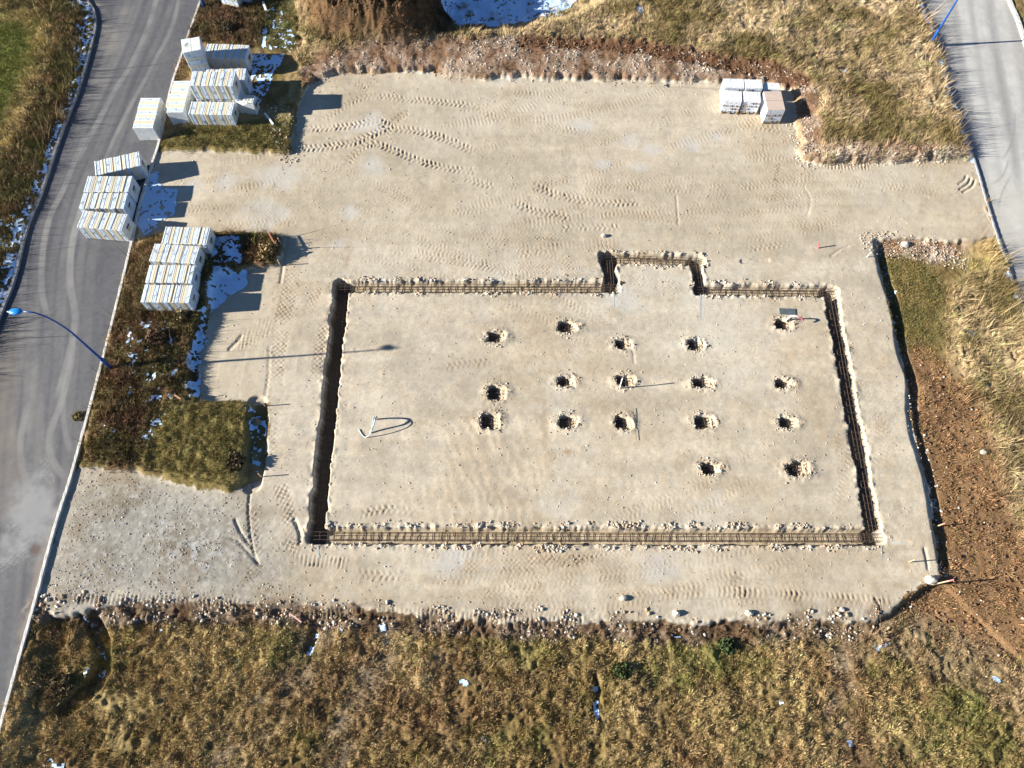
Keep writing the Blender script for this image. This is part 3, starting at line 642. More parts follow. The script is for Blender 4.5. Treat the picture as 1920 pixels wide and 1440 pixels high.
# ------------------------------------------------------------ grass (real blades)
def half(y): return 18.8+.2895*y+1.8
def sample(mask, n, rs):
    """n points drawn from a density map"""
    m = mask*(np.abs(GX) < half(GY))*(GY > -2.6)*(GY < 41.5)
    c = np.cumsum(m.ravel().astype(np.float64)); r = rs.rand(n)*c[-1]; i = np.searchsorted(c, r)
    i = np.clip(i, 0, NX*NY-1); iy, ix = np.divmod(i, NX)
    return xs[ix]+(rs.rand(n)-.5)*STEP, ys[iy]+(rs.rand(n)-.5)*STEP, col.reshape(-1, 3)[i]
def blades(name, mask, nclump, per, length, width, lean, label, seed, tint=1.0, spread=.12, flat=.6, droop=.5, bright=.35, combdir=None):
    rs = np.random.RandomState(seed); cx, cy, cc = sample(mask, nclump, rs)
    n = nclump*per
    cl = rs.lognormal(0, .35, nclump); cb = 1+bright*(rs.rand(nclump)-.45)*2; hue = rs.rand(nclump)
    bx = np.repeat(cx, per); by = np.repeat(cy, per); a = rs.rand(n)*2*np.pi; r = rs.rand(n)**.6*spread*np.repeat(cl, per)
    dx = np.cos(a); dy = np.sin(a); px = bx+dx*r; py = by+dy*r
    if combdir is not None:
        ca = np.repeat(combdir[0]+(rs.rand(nclump)-.5)*combdir[1], per); dx = dx*.5+np.cos(ca)*lean; dy = dy*.5+np.sin(ca)*lean
    l = length*np.repeat(cl, per)*(.5+rs.rand(n)); el = np.pi/2*(1-flat*(.3+.7*rs.rand(n)))
    nn = np.hypot(dx, dy)+1e-6; dx /= nn; dy /= nn
    z0 = zat(px, py)-.01
    inpad = zat(px, py)  # keep
    tx = px+dx*np.cos(el)*l; ty = py+dy*np.cos(el)*l; tz = z0+np.sin(el)*l
    mx_ = px+dx*np.cos(el)*l*.45; my_ = py+dy*np.cos(el)*l*.45; mz_ = z0+np.sin(el)*l*(.45+.15*droop)
    w_ = width*(.6+.8*rs.rand(n)); ra = rs.rand(n)*2*np.pi; sx = np.cos(ra)*w_/2; sy = np.sin(ra)*w_/2; sz = (rs.rand(n)-.5)*w_*.6
    Vv = np.empty((n, 5, 3), np.float32)
    Vv[:, 0] = np.stack([px-sx, py-sy, z0], -1); Vv[:, 1] = np.stack([px+sx, py+sy, z0], -1)
    Vv[:, 2] = np.stack([mx_+sx*.9, my_+sy*.9, mz_+sz], -1); Vv[:, 3] = np.stack([mx_-sx*.9, my_-sy*.9, mz_-sz], -1)
    Vv[:, 4] = np.stack([tx, ty, tz], -1)
    b = np.arange(n)[:, None]*5
    Ft = np.concatenate([b+np.array([[0, 1, 2]]), b+np.array([[0, 2, 3]]), b+np.array([[3, 2, 4]])], 0)
    base = np.repeat(cc*cb[:, None], per, 0)*(.5+1.0*rs.rand(n))[:, None]*tint
    hshift = np.repeat(hue, per)[:, None]
    base = base*np.where(hshift > .8, C(1.3, 1.24, 1.25), np.where(hshift < .12, C(.80, .98, .72), C(1, 1, 1)))
    cv = np.repeat(base[:, None, :], 5, 1)
    me = np_mesh(name, Vv.reshape(-1, 3), Ft, M_grass, col=np.clip(cv.reshape(-1, 3), .01, .85))
    o = link(bpy.data.objects.new(name, me)); tag(o, label, 'grass' if 'grass' in name else name.replace('_', ' '), kind='stuff'); return o
keep = (1-ss(blur(snow.astype(np.float32), .08), .1, .5)*.9)*vegB*(vegB > .6)
mSg = mS*(1-sedge*.5)
blades('grass', keep*mSg*(1-bareS*.8)*(1-tracksS*.75)*(1-soilE)*ss(n2+.4*n1, -.5, .1), 17000, 30, .085, .013, .8, 'trampled olive and straw grass south of the plot', 1, 1.3, .13, .7, combdir=(1.9, 3.6), bright=.6)
blades('dry_grass', keep*np.maximum(dryN*(1-cutN), drySE)*(1-soilE)*(1-brownN*.85)*ss(n2+.5*n1, -.45, .15), 11500, 36, .16, .014, 1.0, 'long straw coloured tussock grass on the banks', 2, 1.3, .13, .8, combdir=(.7, 3.0), bright=.6)
blades('grass', keep*np.clip(lawn+greenE+olive1*.9+olive2+oliveT*.7, 0, 1)*(1-soilE), 10000, 26, .06, .012, .5, 'short olive green turf beside the roads', 3, 1.25, .12, .6)
blades('brush', keep*np.clip(brushC+brushT+brushW+tanrim*.5, 0, 1)*(1-lawn*.8)*(1-olive1), 8000, 34, .13, .013, .5, 'dark brown bramble and weed cover on the verges', 4, 1.3, .15, .62, bright=.8)
blades('weeds', keep*np.clip(soilE*.5+bareN*.25+bareSp*.4+bareSp2*.4+bareS*.25+np.clip(brownN, 0, 1)*.9, 0, 1), 4800, 14, .09, .018, .5, 'sparse brown weeds on the bare soil', 5, 1.2, .12, .6)
# tall stalks on the verges that throw thin shadows on the roads
vergeL = near([(p[0]-6, p[1]) for p in KL_L], .55, .3)*(1-roads); vergeR = near([(p[0]-10, p[1]) for p in KR_L[:9]]+[(p[0]-14, p[1]) for p in KR_L[11:15]], .55, .3)*(1-roads)
blades('weed_stalks', keep*np.clip(vergeL+vergeR*.8+.10*brushC+.10*brushW+.08*drySE, 0, 1), 900, 7, .55, .016, .4, 'tall dry weed stalks along the road verges', 6, 1.3, .14, .45, combdir=(.1, 3.5))

# ------------------------------------------------------------ rubble and stones
ico = []
ph = (1+5**.5)/2
for a, b in ((-1, ph), (1, ph), (-1, -ph), (1, -ph)): ico.append((a, b, 0))
for a, b in ((-1, ph), (1, ph), (-1, -ph), (1, -ph)): ico.append((0, a, b))
for a, b in ((-1, ph), (1, ph), (-1, -ph), (1, -ph)): ico.append((b, 0, a))
ico = np.array(ico)/np.hypot(1, ph)
icof = np.array([(0,11,5),(0,5,1),(0,1,7),(0,7,10),(0,10,11),(1,5,9),(5,11,4),(11,10,2),(10,7,6),(7,1,8),(3,9,4),(3,4,2),(3,2,6),(3,6,8),(3,8,9),(4,9,5),(2,4,11),(6,2,10),(8,6,7),(9,8,1)])
def stones(name, mask, n, smin, smax, label, seed, base=C(.50,.45,.38), sink=.35, br=.3):
    rs = np.random.RandomState(seed); x, y, c0 = sample(mask, n, rs)
    s_ = smin*(smax/smin)**(rs.rand(n)**1.6)
    v = ico[None]*(1+(rs.rand(n, 12, 1)-.5)*.95); v = v*np.stack([.7+.6*rs.rand(n), .7+.6*rs.rand(n), .5+.4*rs.rand(n)], -1)[:, None, :]
    a = rs.rand(n)*2*np.pi; ca, sa = np.cos(a)[:, None], np.sin(a)[:, None]
    vx = v[:, :, 0]*ca-v[:, :, 1]*sa; vy = v[:, :, 0]*sa+v[:, :, 1]*ca
    z0 = zat(x, y)+s_*sink*.5
    P = np.stack([vx*s_[:, None]/2+x[:, None], vy*s_[:, None]/2+y[:, None], v[:, :, 2]*s_[:, None]/2+z0[:, None]], -1)
    Fi = (np.arange(n)[:, None, None]*12+icof[None]).reshape(-1, 3)
    cc = base[None]*(1-br+2*br*rs.rand(n))[:, None]; mixc = (rs.rand(n) < .3)[:, None]; cc = np.where(mixc, cc*C(.8,.62,.48), cc)
    me = np_mesh(name, P.reshape(-1, 3), Fi, M_stone, col=np.repeat(cc, 12, 0))
    o = link(bpy.data.objects.new(name, me)); tag(o, label, 'stones', kind='stuff')
sE = near([(1655,480),(1672,560),(1700,690),(1716,780),(1745,890),(1758,990),(1770,1070)], .25, .2)
swc = .35*near([(520,215),(535,240),(548,290)], .5, .3)+.45*near([(1500,240),(1512,300)], .45, .3)
bigr = .75*near([(1640,455),(1700,462),(1770,468),(1800,480)], .45, .3)+near([(1540,300),(1640,296),(1780,292)], .3, .3)
stones('rubble', np.clip(bareN*ss(n2+.6*n3, -.05, .35)*.9+swc+bigr*1.0, 0, 1.5)*ss(n3, -.5, .2)*(1-road_r), 8500, .02, .10, 'pale broken limestone rubble along the northern edge', 21)
stones('rubble', np.clip(bareS, 0, 1)*ss(n2+.5*n3, -.1, .3)*(1-roads), 1700, .022, .15, 'pale rubble heaped along the southern plot edge', 22)
stones('gravel', pad*np.clip(grav*1.2+.12, 0, 1)*(trn < .1)*ss(n2, -.5, .3), 9000, .016, .06, 'loose gravel stones scattered over the plot', 23, C(.46,.45,.42), br=.35)
NSt = np.clip(near(TR['south'], .52, .1)+near(TR['northw'], .45, .1)+near(TR['northe'], .45, .1)+near(TR['porchn'], .42, .12), 0, 1)*(trn < .08)*pad
stones('rubble', NSt*ss(tred+n3*.5, -.05, .35), 3200, .02, .12, 'crumbled clods and stones along the foundation trenches', 24, C(.50,.45,.37))
pl = np.clip(blur(pit, .22)*2.5, 0, 1)*(pit < .8)*pad
stones('rubble', pl, 2600, .018, .085, 'small clods dug out around the footing pits', 25, C(.50,.44,.35))
stones('rubble', pitR*pad, 1000, .02, .11, 'pale broken clods slumped into the eastern half of each footing pit', 28, C(.43,.36,.26), br=.35)
stones('stones', np.clip(sE+.05*soilE, 0, 1)*(1-pad), 450, .025, .11, 'white stones along the shaded eastern plot edge', 26, C(.60,.58,.53))
stones('clods', np.clip(np.clip(heap*2.2, 0, 1)+soilE*.35+cutN*.7, 0, 1)*vegB, 7500, .03, .14, 'brown soil clods on the mound and bare earth', 27, C(.17,.105,.06))
BOUL = [(1132,443,.22,'lone pale boulder on the gravel north of the porch trench'),(1168,1122,.24,'grey boulder on the gravel near the south edge, left of the dark-shadowed stone'),(1268,1150,.26,'boulder with a dark shadow just above the southern rubble edge'),
        (1404,1150,.26,'boulder on the south edge below the two parallel wheel ruts'),(1578,1143,.16,'small isolated stone near the south-east corner of the gravel'),(1744,1088,.38,'large white boulder at the south-east corner of the plot beside the leaning stake'),
        (480,790,.34,'brown rock jutting from the snowy ditch beside the olive turf'),(1700,455,.34,'white rock in the rubble below the access spur'),(1848,845,.22,'white stone lying at the edge of the brown soil and dry grass')]
for (px, py, s_, lb) in BOUL:
    x, y = g(px, py); rs = np.random.RandomState(px); v = []
    for k in range(42):
        zz = 1-2*(k+.5)/42; r = (1-zz*zz)**.5; a = k*2.39996; v.append((r*math.cos(a), r*math.sin(a), zz))
    import bmesh
    bm = bmesh.new()
    for p in v:
        q_ = 1+(rs.rand()-.5)*.3; bm.verts.new((p[0]*q_*s_*.62, p[1]*q_*s_*.5, p[2]*q_*s_*.42))
    bmesh.ops.convex_hull(bm, input=bm.verts); me = bpy.data.meshes.new('boulder'); bm.to_mesh(me); bm.free()
    me.materials.append(mat('boulder_stone', (.52,.47,.40) if px != 480 else (.25,.18,.12), rough=.9, noise=8, var=.25, bump=(12, .03)) )
    o = link(bpy.data.objects.new('boulder', me)); o.location = (x, y, z1(x, y)+s_*.22); tag(o, lb, 'boulder', 'boulders on the plot')

# ------------------------------------------------------------ insulation packs
def logo(parent, M, c, s_=1.0, kind=0):
    """slanted printed bars on a face; M maps (u,v,n) -> local, c centre"""
    def bar(nm, u, v, lu, lv, ang, m):
        ca, sa = math.cos(ang), math.sin(ang)
        Rm = Matrix(((ca, -sa, 0), (sa, ca, 0), (0, 0, 1)))
        b = MB(); b.box(Vector(c)+M @ Vector((u*s_, v*s_, 0)), (lu*s_, lv*s_, .006), M @ Rm); b.build(nm, m, parent)
    if kind == 0:
        bar('printed_bar', 0, .06, .26, .06, rad(48), M_dark2); bar('printed_bar', .045, -.06, .22, .045, rad(48), M_green)
    elif kind == 1: bar('printed_bar', 0, .0, .24, .06, rad(48), M_grey)
    elif kind == 2:
        bar('printed_bar', 0, .08, .24, .10, 0, M_dark); bar('printed_bar', 0, -.06, .22, .08, 0, M_green)
    elif kind == 3: bar('printed_bar', 0, 0, .08, .10, rad(30), M_dark2)
M_TOP = Matrix(((1,0,0),(0,1,0),(0,0,1)))
M_FR = Matrix(((1,0,0),(0,0,-1),(0,1,0)))           # face towards -y
M_RT = Matrix(((0,0,1),(1,0,0),(0,1,0)))            # face towards +x
M_LF = Matrix(((0,0,-1),(-1,0,0),(0,1,0)))
def pack(px, ztop, hh, label, seed, axis='x', film=False, tilt=0.0, group='wrapped insulation packs beside the left road'):
    c4 = [Vector(g(x, y, ztop)) for x, y in px]
    tl, tr, br, bl = c4
    ctr = (tl+tr+br+bl)/4
    if axis == 'x': lv = ((tr-tl)+(br-bl))/2; dv = ((tl-bl)+(tr-br))/2
    else: lv = ((tl-bl)+(tr-br))/2; dv = ((tl-tr)+(bl-br))/2
    L = lv.length; D = dv.length; yaw = math.atan2(lv.y, lv.x)
    rs = random.Random(seed)
    root = empty('insulation_pack', (ctr.x, ctr.y, ztop-hh), yaw, label, 'insulation pack', group)
    pat = []
    base = [('W', .20), ('w', .075), ('c', .085), ('c', .095), ('w', .06)]
    while sum(p[1] for p in pat) < L-.2: pat += base
    pat = ([('w', .08)]+pat+[('W', .18), ('w', .07)]) if rs.random() < .6 else pat+[('W', .20)]
    tot = sum(p[1] for p in pat); x = -L/2; k_ = 0
    for i, (ty, th) in enumerate(pat):
        th = th*L/tot; dj = (rs.random()-.5)*.03; hj = (rs.random()-.5)*.028-.012; yj = (rs.random()-.5)*.02
        if ty == 'w' and th < .04: hj -= .03; dj -= .04
        Dd = D+dj; Hh = hh+hj
        Rm = Matrix.Rotation((rs.random()-.5)*.012, 3, 'Y')
        b = MB(); b.box((x+th/2, yj, Hh/2), (th*.99, Dd, Hh), Rm, 0, .025 if ty == 'W' else .016)
        nm = 'bundle' if ty != 'c' else 'board'
        o = b.build(nm, {'W': M_film, 'w': M_filmw, 'c': M_cream}[ty], root)
        if ty == 'W':
            s_ = min(1.0, th/.27)
            ty_ = rs.choice([0, 1, 1, 3, 9, 9]); logo(o, M_TOP, (x+th/2, yj+(rs.random()-.6)*.3, Hh+.002), s_, ty_)
            logo(o, M_FR, (x+th/2, yj-Dd/2-.002, Hh*(.35+.25*rs.random())), s_, rs.choice([0, 0, 1, 9]))
            if i >= len(pat)-2: logo(o, M_RT, (x+th+.075*(i < len(pat)-1)+.004, 0, Hh*.55), 1.25, 2)
        x += th
    return root, L, D
def lower(px, ztop, hh, ztop2, label, seed, **kw):
    """the pack underneath: same footprint, so read the corners at the upper pack's height"""
    r, L, D = pack(px, ztop, hh, label, seed, **kw); r.location.z = ztop2-hh; return r
GZ = .12
def layered(px, ztop, z0, label, seed):
    c4 = [Vector(g(x, y, ztop)) for x, y in px]; tl, tr, br, bl = c4; ctr = (tl+tr+br+bl)/4
    lv = ((tr-tl)+(br-bl))/2; dv = ((tl-bl)+(tr-br))/2; L = lv.length; D = dv.length; rs = random.Random(seed)
    root = empty('insulation_pack', (ctr.x, ctr.y, z0), math.atan2(lv.y, lv.x), label, 'insulation pack', 'wrapped insulation packs beside the left road')
    pat = [('W', .30), ('w', .06), ('c', .09), ('W', .28), ('c', .09), ('w', .06), ('W', .30), ('c', .09), ('w', .05), ('W', .32), ('w', .07)]
    k = (ztop-z0)/sum(p[1] for p in pat); z = 0
    for ty, th in pat:
        th *= k
        for sx in (-1, 1):
            b = MB(); b.box((sx*L*.25, (rs.random()-.5)*.03, z+th/2), (L*.495, D+(rs.random()-.5)*.04, th*.97), None, 0, .018)
            o = b.build('board' if ty == 'c' else 'bundle', {'W': M_film, 'w': M_filmw, 'c': M_cream}[ty], root)
            if ty == 'W': logo(o, M_FR, (sx*L*.25, -D/2-.018, z+th/2), .75, rs.choice([0, 1, 3, 9]))
            if sx < 0 and z+th > (ztop-z0)*.9: logo(o, M_TOP, (sx*L*.25, 0, z+th+.002), 1.0, 0)
        z += th
layered([(335.7,75),(370.8,68.3),(380.4,91.7),(345.4,97.9)], 1.98, .1, 'tall skewed stack of flat-lying boards by the kerb, the tallest of the northern group', 1)
pack([(384,81),(464,84),(463,110),(385.4,107)], 1.05, .95, 'long white pack with a deeply shaded front behind the skewed tall stack', 3)
A3 = [(358.8,133.3),(440,133.3),(437.5,160.8),(356.7,159.5)]
pack(A3, 1.95, .93, 'upper pack of the two-high stack in the middle of the northern group', 4)
lower(A3, 1.95, .93, 1.01, 'lower pack hidden under the two-high stack in the middle of the northern group', 5)
pack([(384,130),(459,127),(462.5,150),(385,152.5)], 1.25, 1.12, 'white pack with a shaded front sticking out right behind the two-high stack', 6)
pack([(357,188.6),(437,191.5),(437,214),(354.6,214)], 1.02, .92, 'frontmost pack of the northern group, with dark logos on its cream striped front', 7)
pack([(326.7,151.7),(355,151),(345.8,209.6),(309.6,209.6)], 1.02, .94, 'pack standing lengthwise along the kerb, left of the two-high stack', 8, axis='y')
pack([(263.8,181.7),(300.8,183.3),(286.7,240),(248,238)], .94, .94, 'lone pack standing lengthwise on the asphalt west of the kerb', 9, axis='y')
r6, L6, D6 = pack([(445.4,175.8),(477,178),(475,193),(442,190)], 1.05, .95, 'small pack with torn white film flapping over its blue shaded front', 10)
b = MB(); b.add([(-L6*.52, -D6*.5, .97), (L6*.5, -D6*.35, .965), (L6*.5, -D6*.62, .55), (-L6*.1, -D6*.66, .80), (-L6*.52, -D6*.5, .965), (L6*.5, -D6*.35, .96), (L6*.5, -D6*.64, .55), (-L6*.1, -D6*.68, .795)], [(0,1,2,3),(7,6,5,4)])
b.add([(-L6*.52, -D6*.5, .97), (-L6*.62, -D6*.2, 1.15), (-L6*.58, D6*.1, 1.3), (-L6*.50, -D6*.3, .98)], [(0,1,2,3)]); b.build('torn_film', M_white, r6)
# packs cut by the top edge of the view
for (p0, p1, zt, hh, lb, sd) in [((418,12),(451,19),1.1,.95,'pack at the very top of the view with a cream lower edge',11),((454,8),(470,10),1.0,.85,'narrow snow-dusted pack at the very top of the view, right of the cream edged one',12)]:
    a = Vector(g(*p0, .12)); c = Vector(g(*p1, .12)); lv = c-a; D = .95; n = Vector((-lv.y, lv.x)).normalized()
    # corners expressed as px by projecting: build directly
    yaw = math.atan2(lv.y, lv.x); L = lv.length; ctr = (a+c)/2+n*D/2
    root = empty('insulation_pack', (ctr.x, ctr.y, .12), yaw, lb, 'insulation pack', 'wrapped insulation packs beside the left road')
    x = -L/2
    for k_ in range(4):
        th = L/4; b = MB(); b.box((x+th/2, 0, hh*.62), (th*.98, D, hh*.76), None, 0, .02); o = b.build('bundle', M_film, root)
        logo(o, M_FR, (x+th/2, -D/2-.002, hh*.6), .9, k_ % 3); x += th
    b = MB(); b.box((0, 0, hh*.115), (L*.99, D, hh*.23), None, 0, .01); b.build('board', M_cream, root)
pack([(174.4,302.5),(260,283),(263.8,310),(181,328)], .96, .94, 'turned pack at the northern end of the row on the asphalt', 13)
pack([(163.8,330),(248.8,328.8),(240,359.4),(156.9,359.2)], .98, .96, 'second pack from the north in the row on the asphalt, touching the next one', 14)
pack([(156.9,361),(240,361),(231.9,390.6),(146,390)], .97, .96, 'third pack from the north in the row on the asphalt, end in shade', 15)
pack([(155.6,393.8),(238.8,400.6),(227.5,431.9),(144.4,425)], .95, .93, 'southernmost pack on the asphalt, with a bold green and blue logo on its end', 16)
pack([(309.4,424.5),(391.8,425.8),(389.2,458.3),(303.4,456)], 1.12, .95, 'northernmost pack of the four standing on the grass verge, shifted to the right', 17)
pack([(288.3,455.5),(375.3,461.5),(364.8,494),(280.3,488.8)], 1.12, .95, 'second pack from the north on the grass verge, slightly skewed', 18)
pack([(277.7,496),(363.5,496.9),(361.5,530),(273.7,529)], 1.10, .95, 'third pack from the north on the grass verge', 19)
pack([(269,533.4),(360.2,533.4),(356.2,567.7),(265.2,565.7)], 1.08, .95, 'southernmost pack on the grass verge, its striped front facing the brambles', 20)

# ------------------------------------------------------------ block pallets on the north-east of the gravel
def blocks(px, ztop, label, seed, top='film'):
    c4 = [Vector(g(x, y, ztop)) for x, y in px]; tl, tr, br, bl = c4; ctr = (tl+tr+br+bl)/4
    lv = ((tr-tl)+(br-bl))/2; dv = ((tl-bl)+(tr-br))/2; L = lv.length; D = dv.length; yaw = math.atan2(lv.y, lv.x)
    root = empty('block_pallet', (ctr.x, ctr.y, .0), yaw, label, 'block pallet', 'wrapped block pallets on the gravel'); rs = random.Random(seed)
    b = MB()
    for k in (-1, 0, 1): b.box((k*L*.42, 0, .05), (.1, D*.98, .10))
    b.build('pallet', M_wood, root)
    hc = (ztop-.10)/4
    for c in range(4):
        b = MB(); nb = 4 if c % 2 else 3
        for i in range(nb):
            for j in range(2): b.box(((i+.5)/nb*L-L/2, (j-.5)*D/2, .10+hc*(c+.5)), (L/nb-.012, D/2-.008, hc-.008), None, 0, .014)
        o = b.build('block_course', M_block, root)
        for i in range(nb):
            if rs.random() < (.9 if c % 2 == 0 else .25):
                cx = (i+.5)/nb*L-L/2; zz = .10+hc*(c+.5)
                for q_ in range(3):
                    lb = MB(); lb.box((cx-.09+q_*.075, -D/2-.004, zz-.02), (.055, .006, hc*.55)); lb.build('printed_mark', (M_dark, M_orange, M_grey)[(q_+i) % 3], o)
    if top == 'card':
        for k in (-1, 1):
            b = MB(); b.box((0, k*D*.25, ztop+.012), (L*.98, D*.49, .02), None, 0, .006); b.build('cardboard_sheet', M_card, root)
    else:
        b = MB(); n = 6
        for k in range(n): b.box(((k+.5)/n*L-L/2, (rs.random()-.5)*.01, ztop+.012+rs.random()*.006), (L/n*.95, D*.97, .02), None, 0, .008)
        b.build('top_film', M_filmw, root)
blocks([(1359,148),(1394,148),(1396,166),(1356,164)], .98, 'rear left wrapped pallet of the block group', 1)
blocks([(1395.6,149),(1428,149.6),(1430,166.5),(1397.5,166)], .98, 'rear middle wrapped pallet of the block group', 2)
blocks([(1358.8,169.5),(1393,171.7),(1389,191),(1355.8,188.5)], .90, 'front left wrapped pallet of the block group', 3)
blocks([(1395.5,171.7),(1427.5,173),(1424.5,191.7),(1393,189.6)], .90, 'front middle wrapped pallet beside the dark gap', 4)
blocks([(1432,155),(1460,156.7),(1464,168.5),(1432,168.5)], .86, 'rear right pallet with a bright white top, partly shaded blue', 5)
blocks([(1433,172),(1466,171),(1471,206.7),(1436.7,206.7)], .98, 'right pallet topped with two brown cardboard sheets', 6, 'card')

# ------------------------------------------------------------ reinforcement
def rcage(name, key, label, wd=.30, ht=.24, sp=.31, inset=(0, 0), z0=None):
    z0 = -TDK[key]+.28 if key in TDK else -.27
    a, c = [Vector(p) for p in gp(TR[key])]; d = c-a; L = d.length-inset[0]-inset[1]; u = d.normalized(); a = a+u*inset[0]
    root = empty(name, (a.x, a.y, z0), math.atan2(d.y, d.x), label, 'rebar cage', 'reinforcement cages in the foundation trenches')
    for yy in (-wd/2, 0, wd/2):
        for zz in (0, ht):
            if yy == 0 and zz == 0: continue
            b = MB(); pts = [(x, yy+.008*math.sin(x*1.3+yy*9), zz+.006*math.sin(x*1.7)) for x in np.linspace(-.1, L+.1, max(3, int(L/1.0)))]
            b.tube(pts, .0115, 5); b.build('longitudinal_bar', M_rust, root)
    sm = MB(); r = .0095; h0, h1, w_ = -.012, ht+.012, wd/2+.012
    sm.tube([(0, -w_, h0), (0, w_, h0), (0, w_, h1), (0, -w_, h1), (0, -w_, h0)], r, 4); me = sm.mesh('stirrup', M_rust)
    n = min(100, int(L/sp)); rs = random.Random(len(key))
    for i in range(n):
        o = bpy.data.objects.new('stirrup', me); o.location = ((i+.5)*L/n+(rs.random()-.5)*.03, 0, 0); o.rotation_euler = (0, (rs.random()-.5)*.12, (rs.random()-.5)*.08); link(o, root)
rcage('rebar_cage', 'south', 'long rusty rebar cage in the trench along the southern side of the foundation')
rcage('rebar_cage', 'west', 'rebar cage lying in the dark shaded western trench', inset=(.35, .35))
rcage('rebar_cage', 'east', 'rebar cage in the eastern trench beside its bright crumbled bank', inset=(.35, .35))
rcage('rebar_cage', 'northw', 'rebar cage in the northern trench left of the porch', wd=.30)
rcage('rebar_cage', 'northe', 'rebar cage in the northern trench right of the porch', wd=.30)
rcage('rebar_cage', 'porchn', 'rebar cage in the short trench at the head of the porch', wd=.30)
rcage('rebar_cage', 'porchw', 'short rebar cage in the western porch trench', wd=.24, inset=(.3, .25))
rcage('rebar_cage', 'porche', 'short rebar cage in the eastern porch trench', wd=.24, inset=(.3, .25))
PL = ['top-left pit, alone left of the second column','second pit of the top row, the highest one','third pit of the top row','fourth pit of the top row','pit below the red and white pipe at the top right','left pit of the second row','second pit of the second row','pit of the second row with the white stake','fourth pit of the second row','rightmost pit of the second row',
      'left pit of the third row, with a large dark hollow','second pit of the third row','third pit of the third row','fourth pit of the third row','rightmost pit of the third row','left of the two lowest pits','right of the two lowest pits, the biggest one']
mm = MB()
for i in range(5): mm.tube([(-.36+i*.18, -.24, 0), (-.36+i*.18, .24, 0)], .012, 4)
for j in range(4): mm.tube([(-.4, -.2+j*.133, .016), (.4, -.2+j*.133, .016)], .012, 4)
mat_me = mm.mesh('bar_mat', M_rust); ub = MB(); ub.tube([(0, 0, 0), (0, 0, .2)], .009, 4); up_me = ub.mesh('upright_bar', M_rust)
for (px, py, L_, W_), lb in zip(PITS, PL):
    cx, cy = g(px, py); root = empty('footing_cage', (cx+.02, cy, -.33), (random.random()-.5)*.25, 'rusty rebar mat in the '+lb, 'rebar cage', 'reinforcement mats in the footing pits')
    for zz in (0, .2):
        o = bpy.data.objects.new('bar_mat', mat_me); o.rotation_euler = ((random.random()-.5)*.12, (random.random()-.5)*.1, (random.random()-.5)*.15); o.location = (0, 0, zz); link(o, root)
    for sx in (-1, 1):
        for sy in (-1, 1):
            o = bpy.data.objects.new('upright_bar', up_me); o.location = (sx*.34, sy*.19, 0); link(o, root)

# ------------------------------------------------------------ street lamps
def lamp(px, py, hgt, arm_dir, arm, label, gz=.1):
    x, y = g(px, py, gz); root = empty('street_lamp', (x, y, gz), 0, label, 'street lamp', 'blue curved street lamps')
    dx, dy = math.cos(arm_dir), math.sin(arm_dir)
    b = MB(); b.tube([(0,0,-.1),(0,0,.9),(0,0,.95)], [.085,.085,.062], 12); b.build('base_sleeve', M_blue, root, True)
    pts = []; rs_ = []
    hs = hgt*.62
    for k in range(7): pts.append((0, 0, .9+(hs-.9)*k/6)); rs_.append(.062-.02*k/6)
    for k in range(1, 15):
        t = k/14*math.pi/2*.96; pts.append((dx*arm*.75*(1-math.cos(t)), dy*arm*.75*(1-math.cos(t)), hs+(hgt-hs)*math.sin(t))); rs_.append(.042-.014*k/14)
    e = Vector(pts[-1]); e2 = e+Vector((dx*arm*.25, dy*arm*.25, .03)); pts.append(tuple(e2)); rs_.append(.026)
    b = MB(); b.tube(pts, rs_, 10); b.build('pole', M_blue, root, True)
    # door
    b = MB(); b.box((0, -.086, .5), (.07, .01, .25), None, 0, .003); b.build('access_door', M_blue, root)
    # head: flattened egg
    hd = MB(); n1_, n2_ = 14, 10; vs = []; L = .56
    for i in range(n1_+1):
        s_ = i/n1_; r = (math.sin(math.pi*min(1, s_**.8)))**.6 if 0 < s_ < 1 else .02; wdt = .15*r+.012
        for j in range(n2_):
            a = 2*math.pi*j/n2_; v = Vector((s_*L, wdt*math.cos(a), (.085 if math.sin(a) > 0 else .05)*r*math.sin(a)))
            vs.append((e2.x+dx*v.x-dy*v.y, e2.y+dy*v.x+dx*v.y, e2.z+v.z))
    fs_ = []
    for i in range(n1_):
        for j in range(n2_): a = i*n2_+j; c = i*n2_+(j+1) % n2_; fs_.append((a, c, c+n2_, a+n2_))
    fs_.append(tuple(range(n2_))[::-1]); fs_.append(tuple(n1_*n2_+j for j in range(n2_)))
    hd.add(vs, fs_); ho = hd.build('lamp_head', M_bluel, root, True)
    b = MB(); c0 = (e2.x+dx*L*.58, e2.y+dy*L*.58, e2.z-.055)
    b.tube([(c0[0], c0[1], c0[2]+.03), (c0[0], c0[1], c0[2]-.012)], [.10, .07], 12); b.build('lens', M_glass, ho, True)
    b = MB(); t0 = e2+Vector((dx*(L+.0), dy*(L+.0), 0)); b.tube([t0-Vector((dx*.05, dy*.05, 0)), t0+Vector((dx*.04, dy*.04, -.01))], [.035, .02], 8); b.build('end_cap', M_glass, ho, True)
lamp(208.7, 690, 4.95, math.pi*1.0, 1.05, 'blue curved street lamp beside the left road, the only one seen whole', .1)
lamp(1744, 83, 4.95, 0.05, 1.05, 'blue street lamp post beside the pale right road, cut by the top edge', .1)
lamp(383.5, 13, 4.95, math.pi*1.0, 1.05, 'foot of a blue lamp post at the top edge near the kerb', .1)

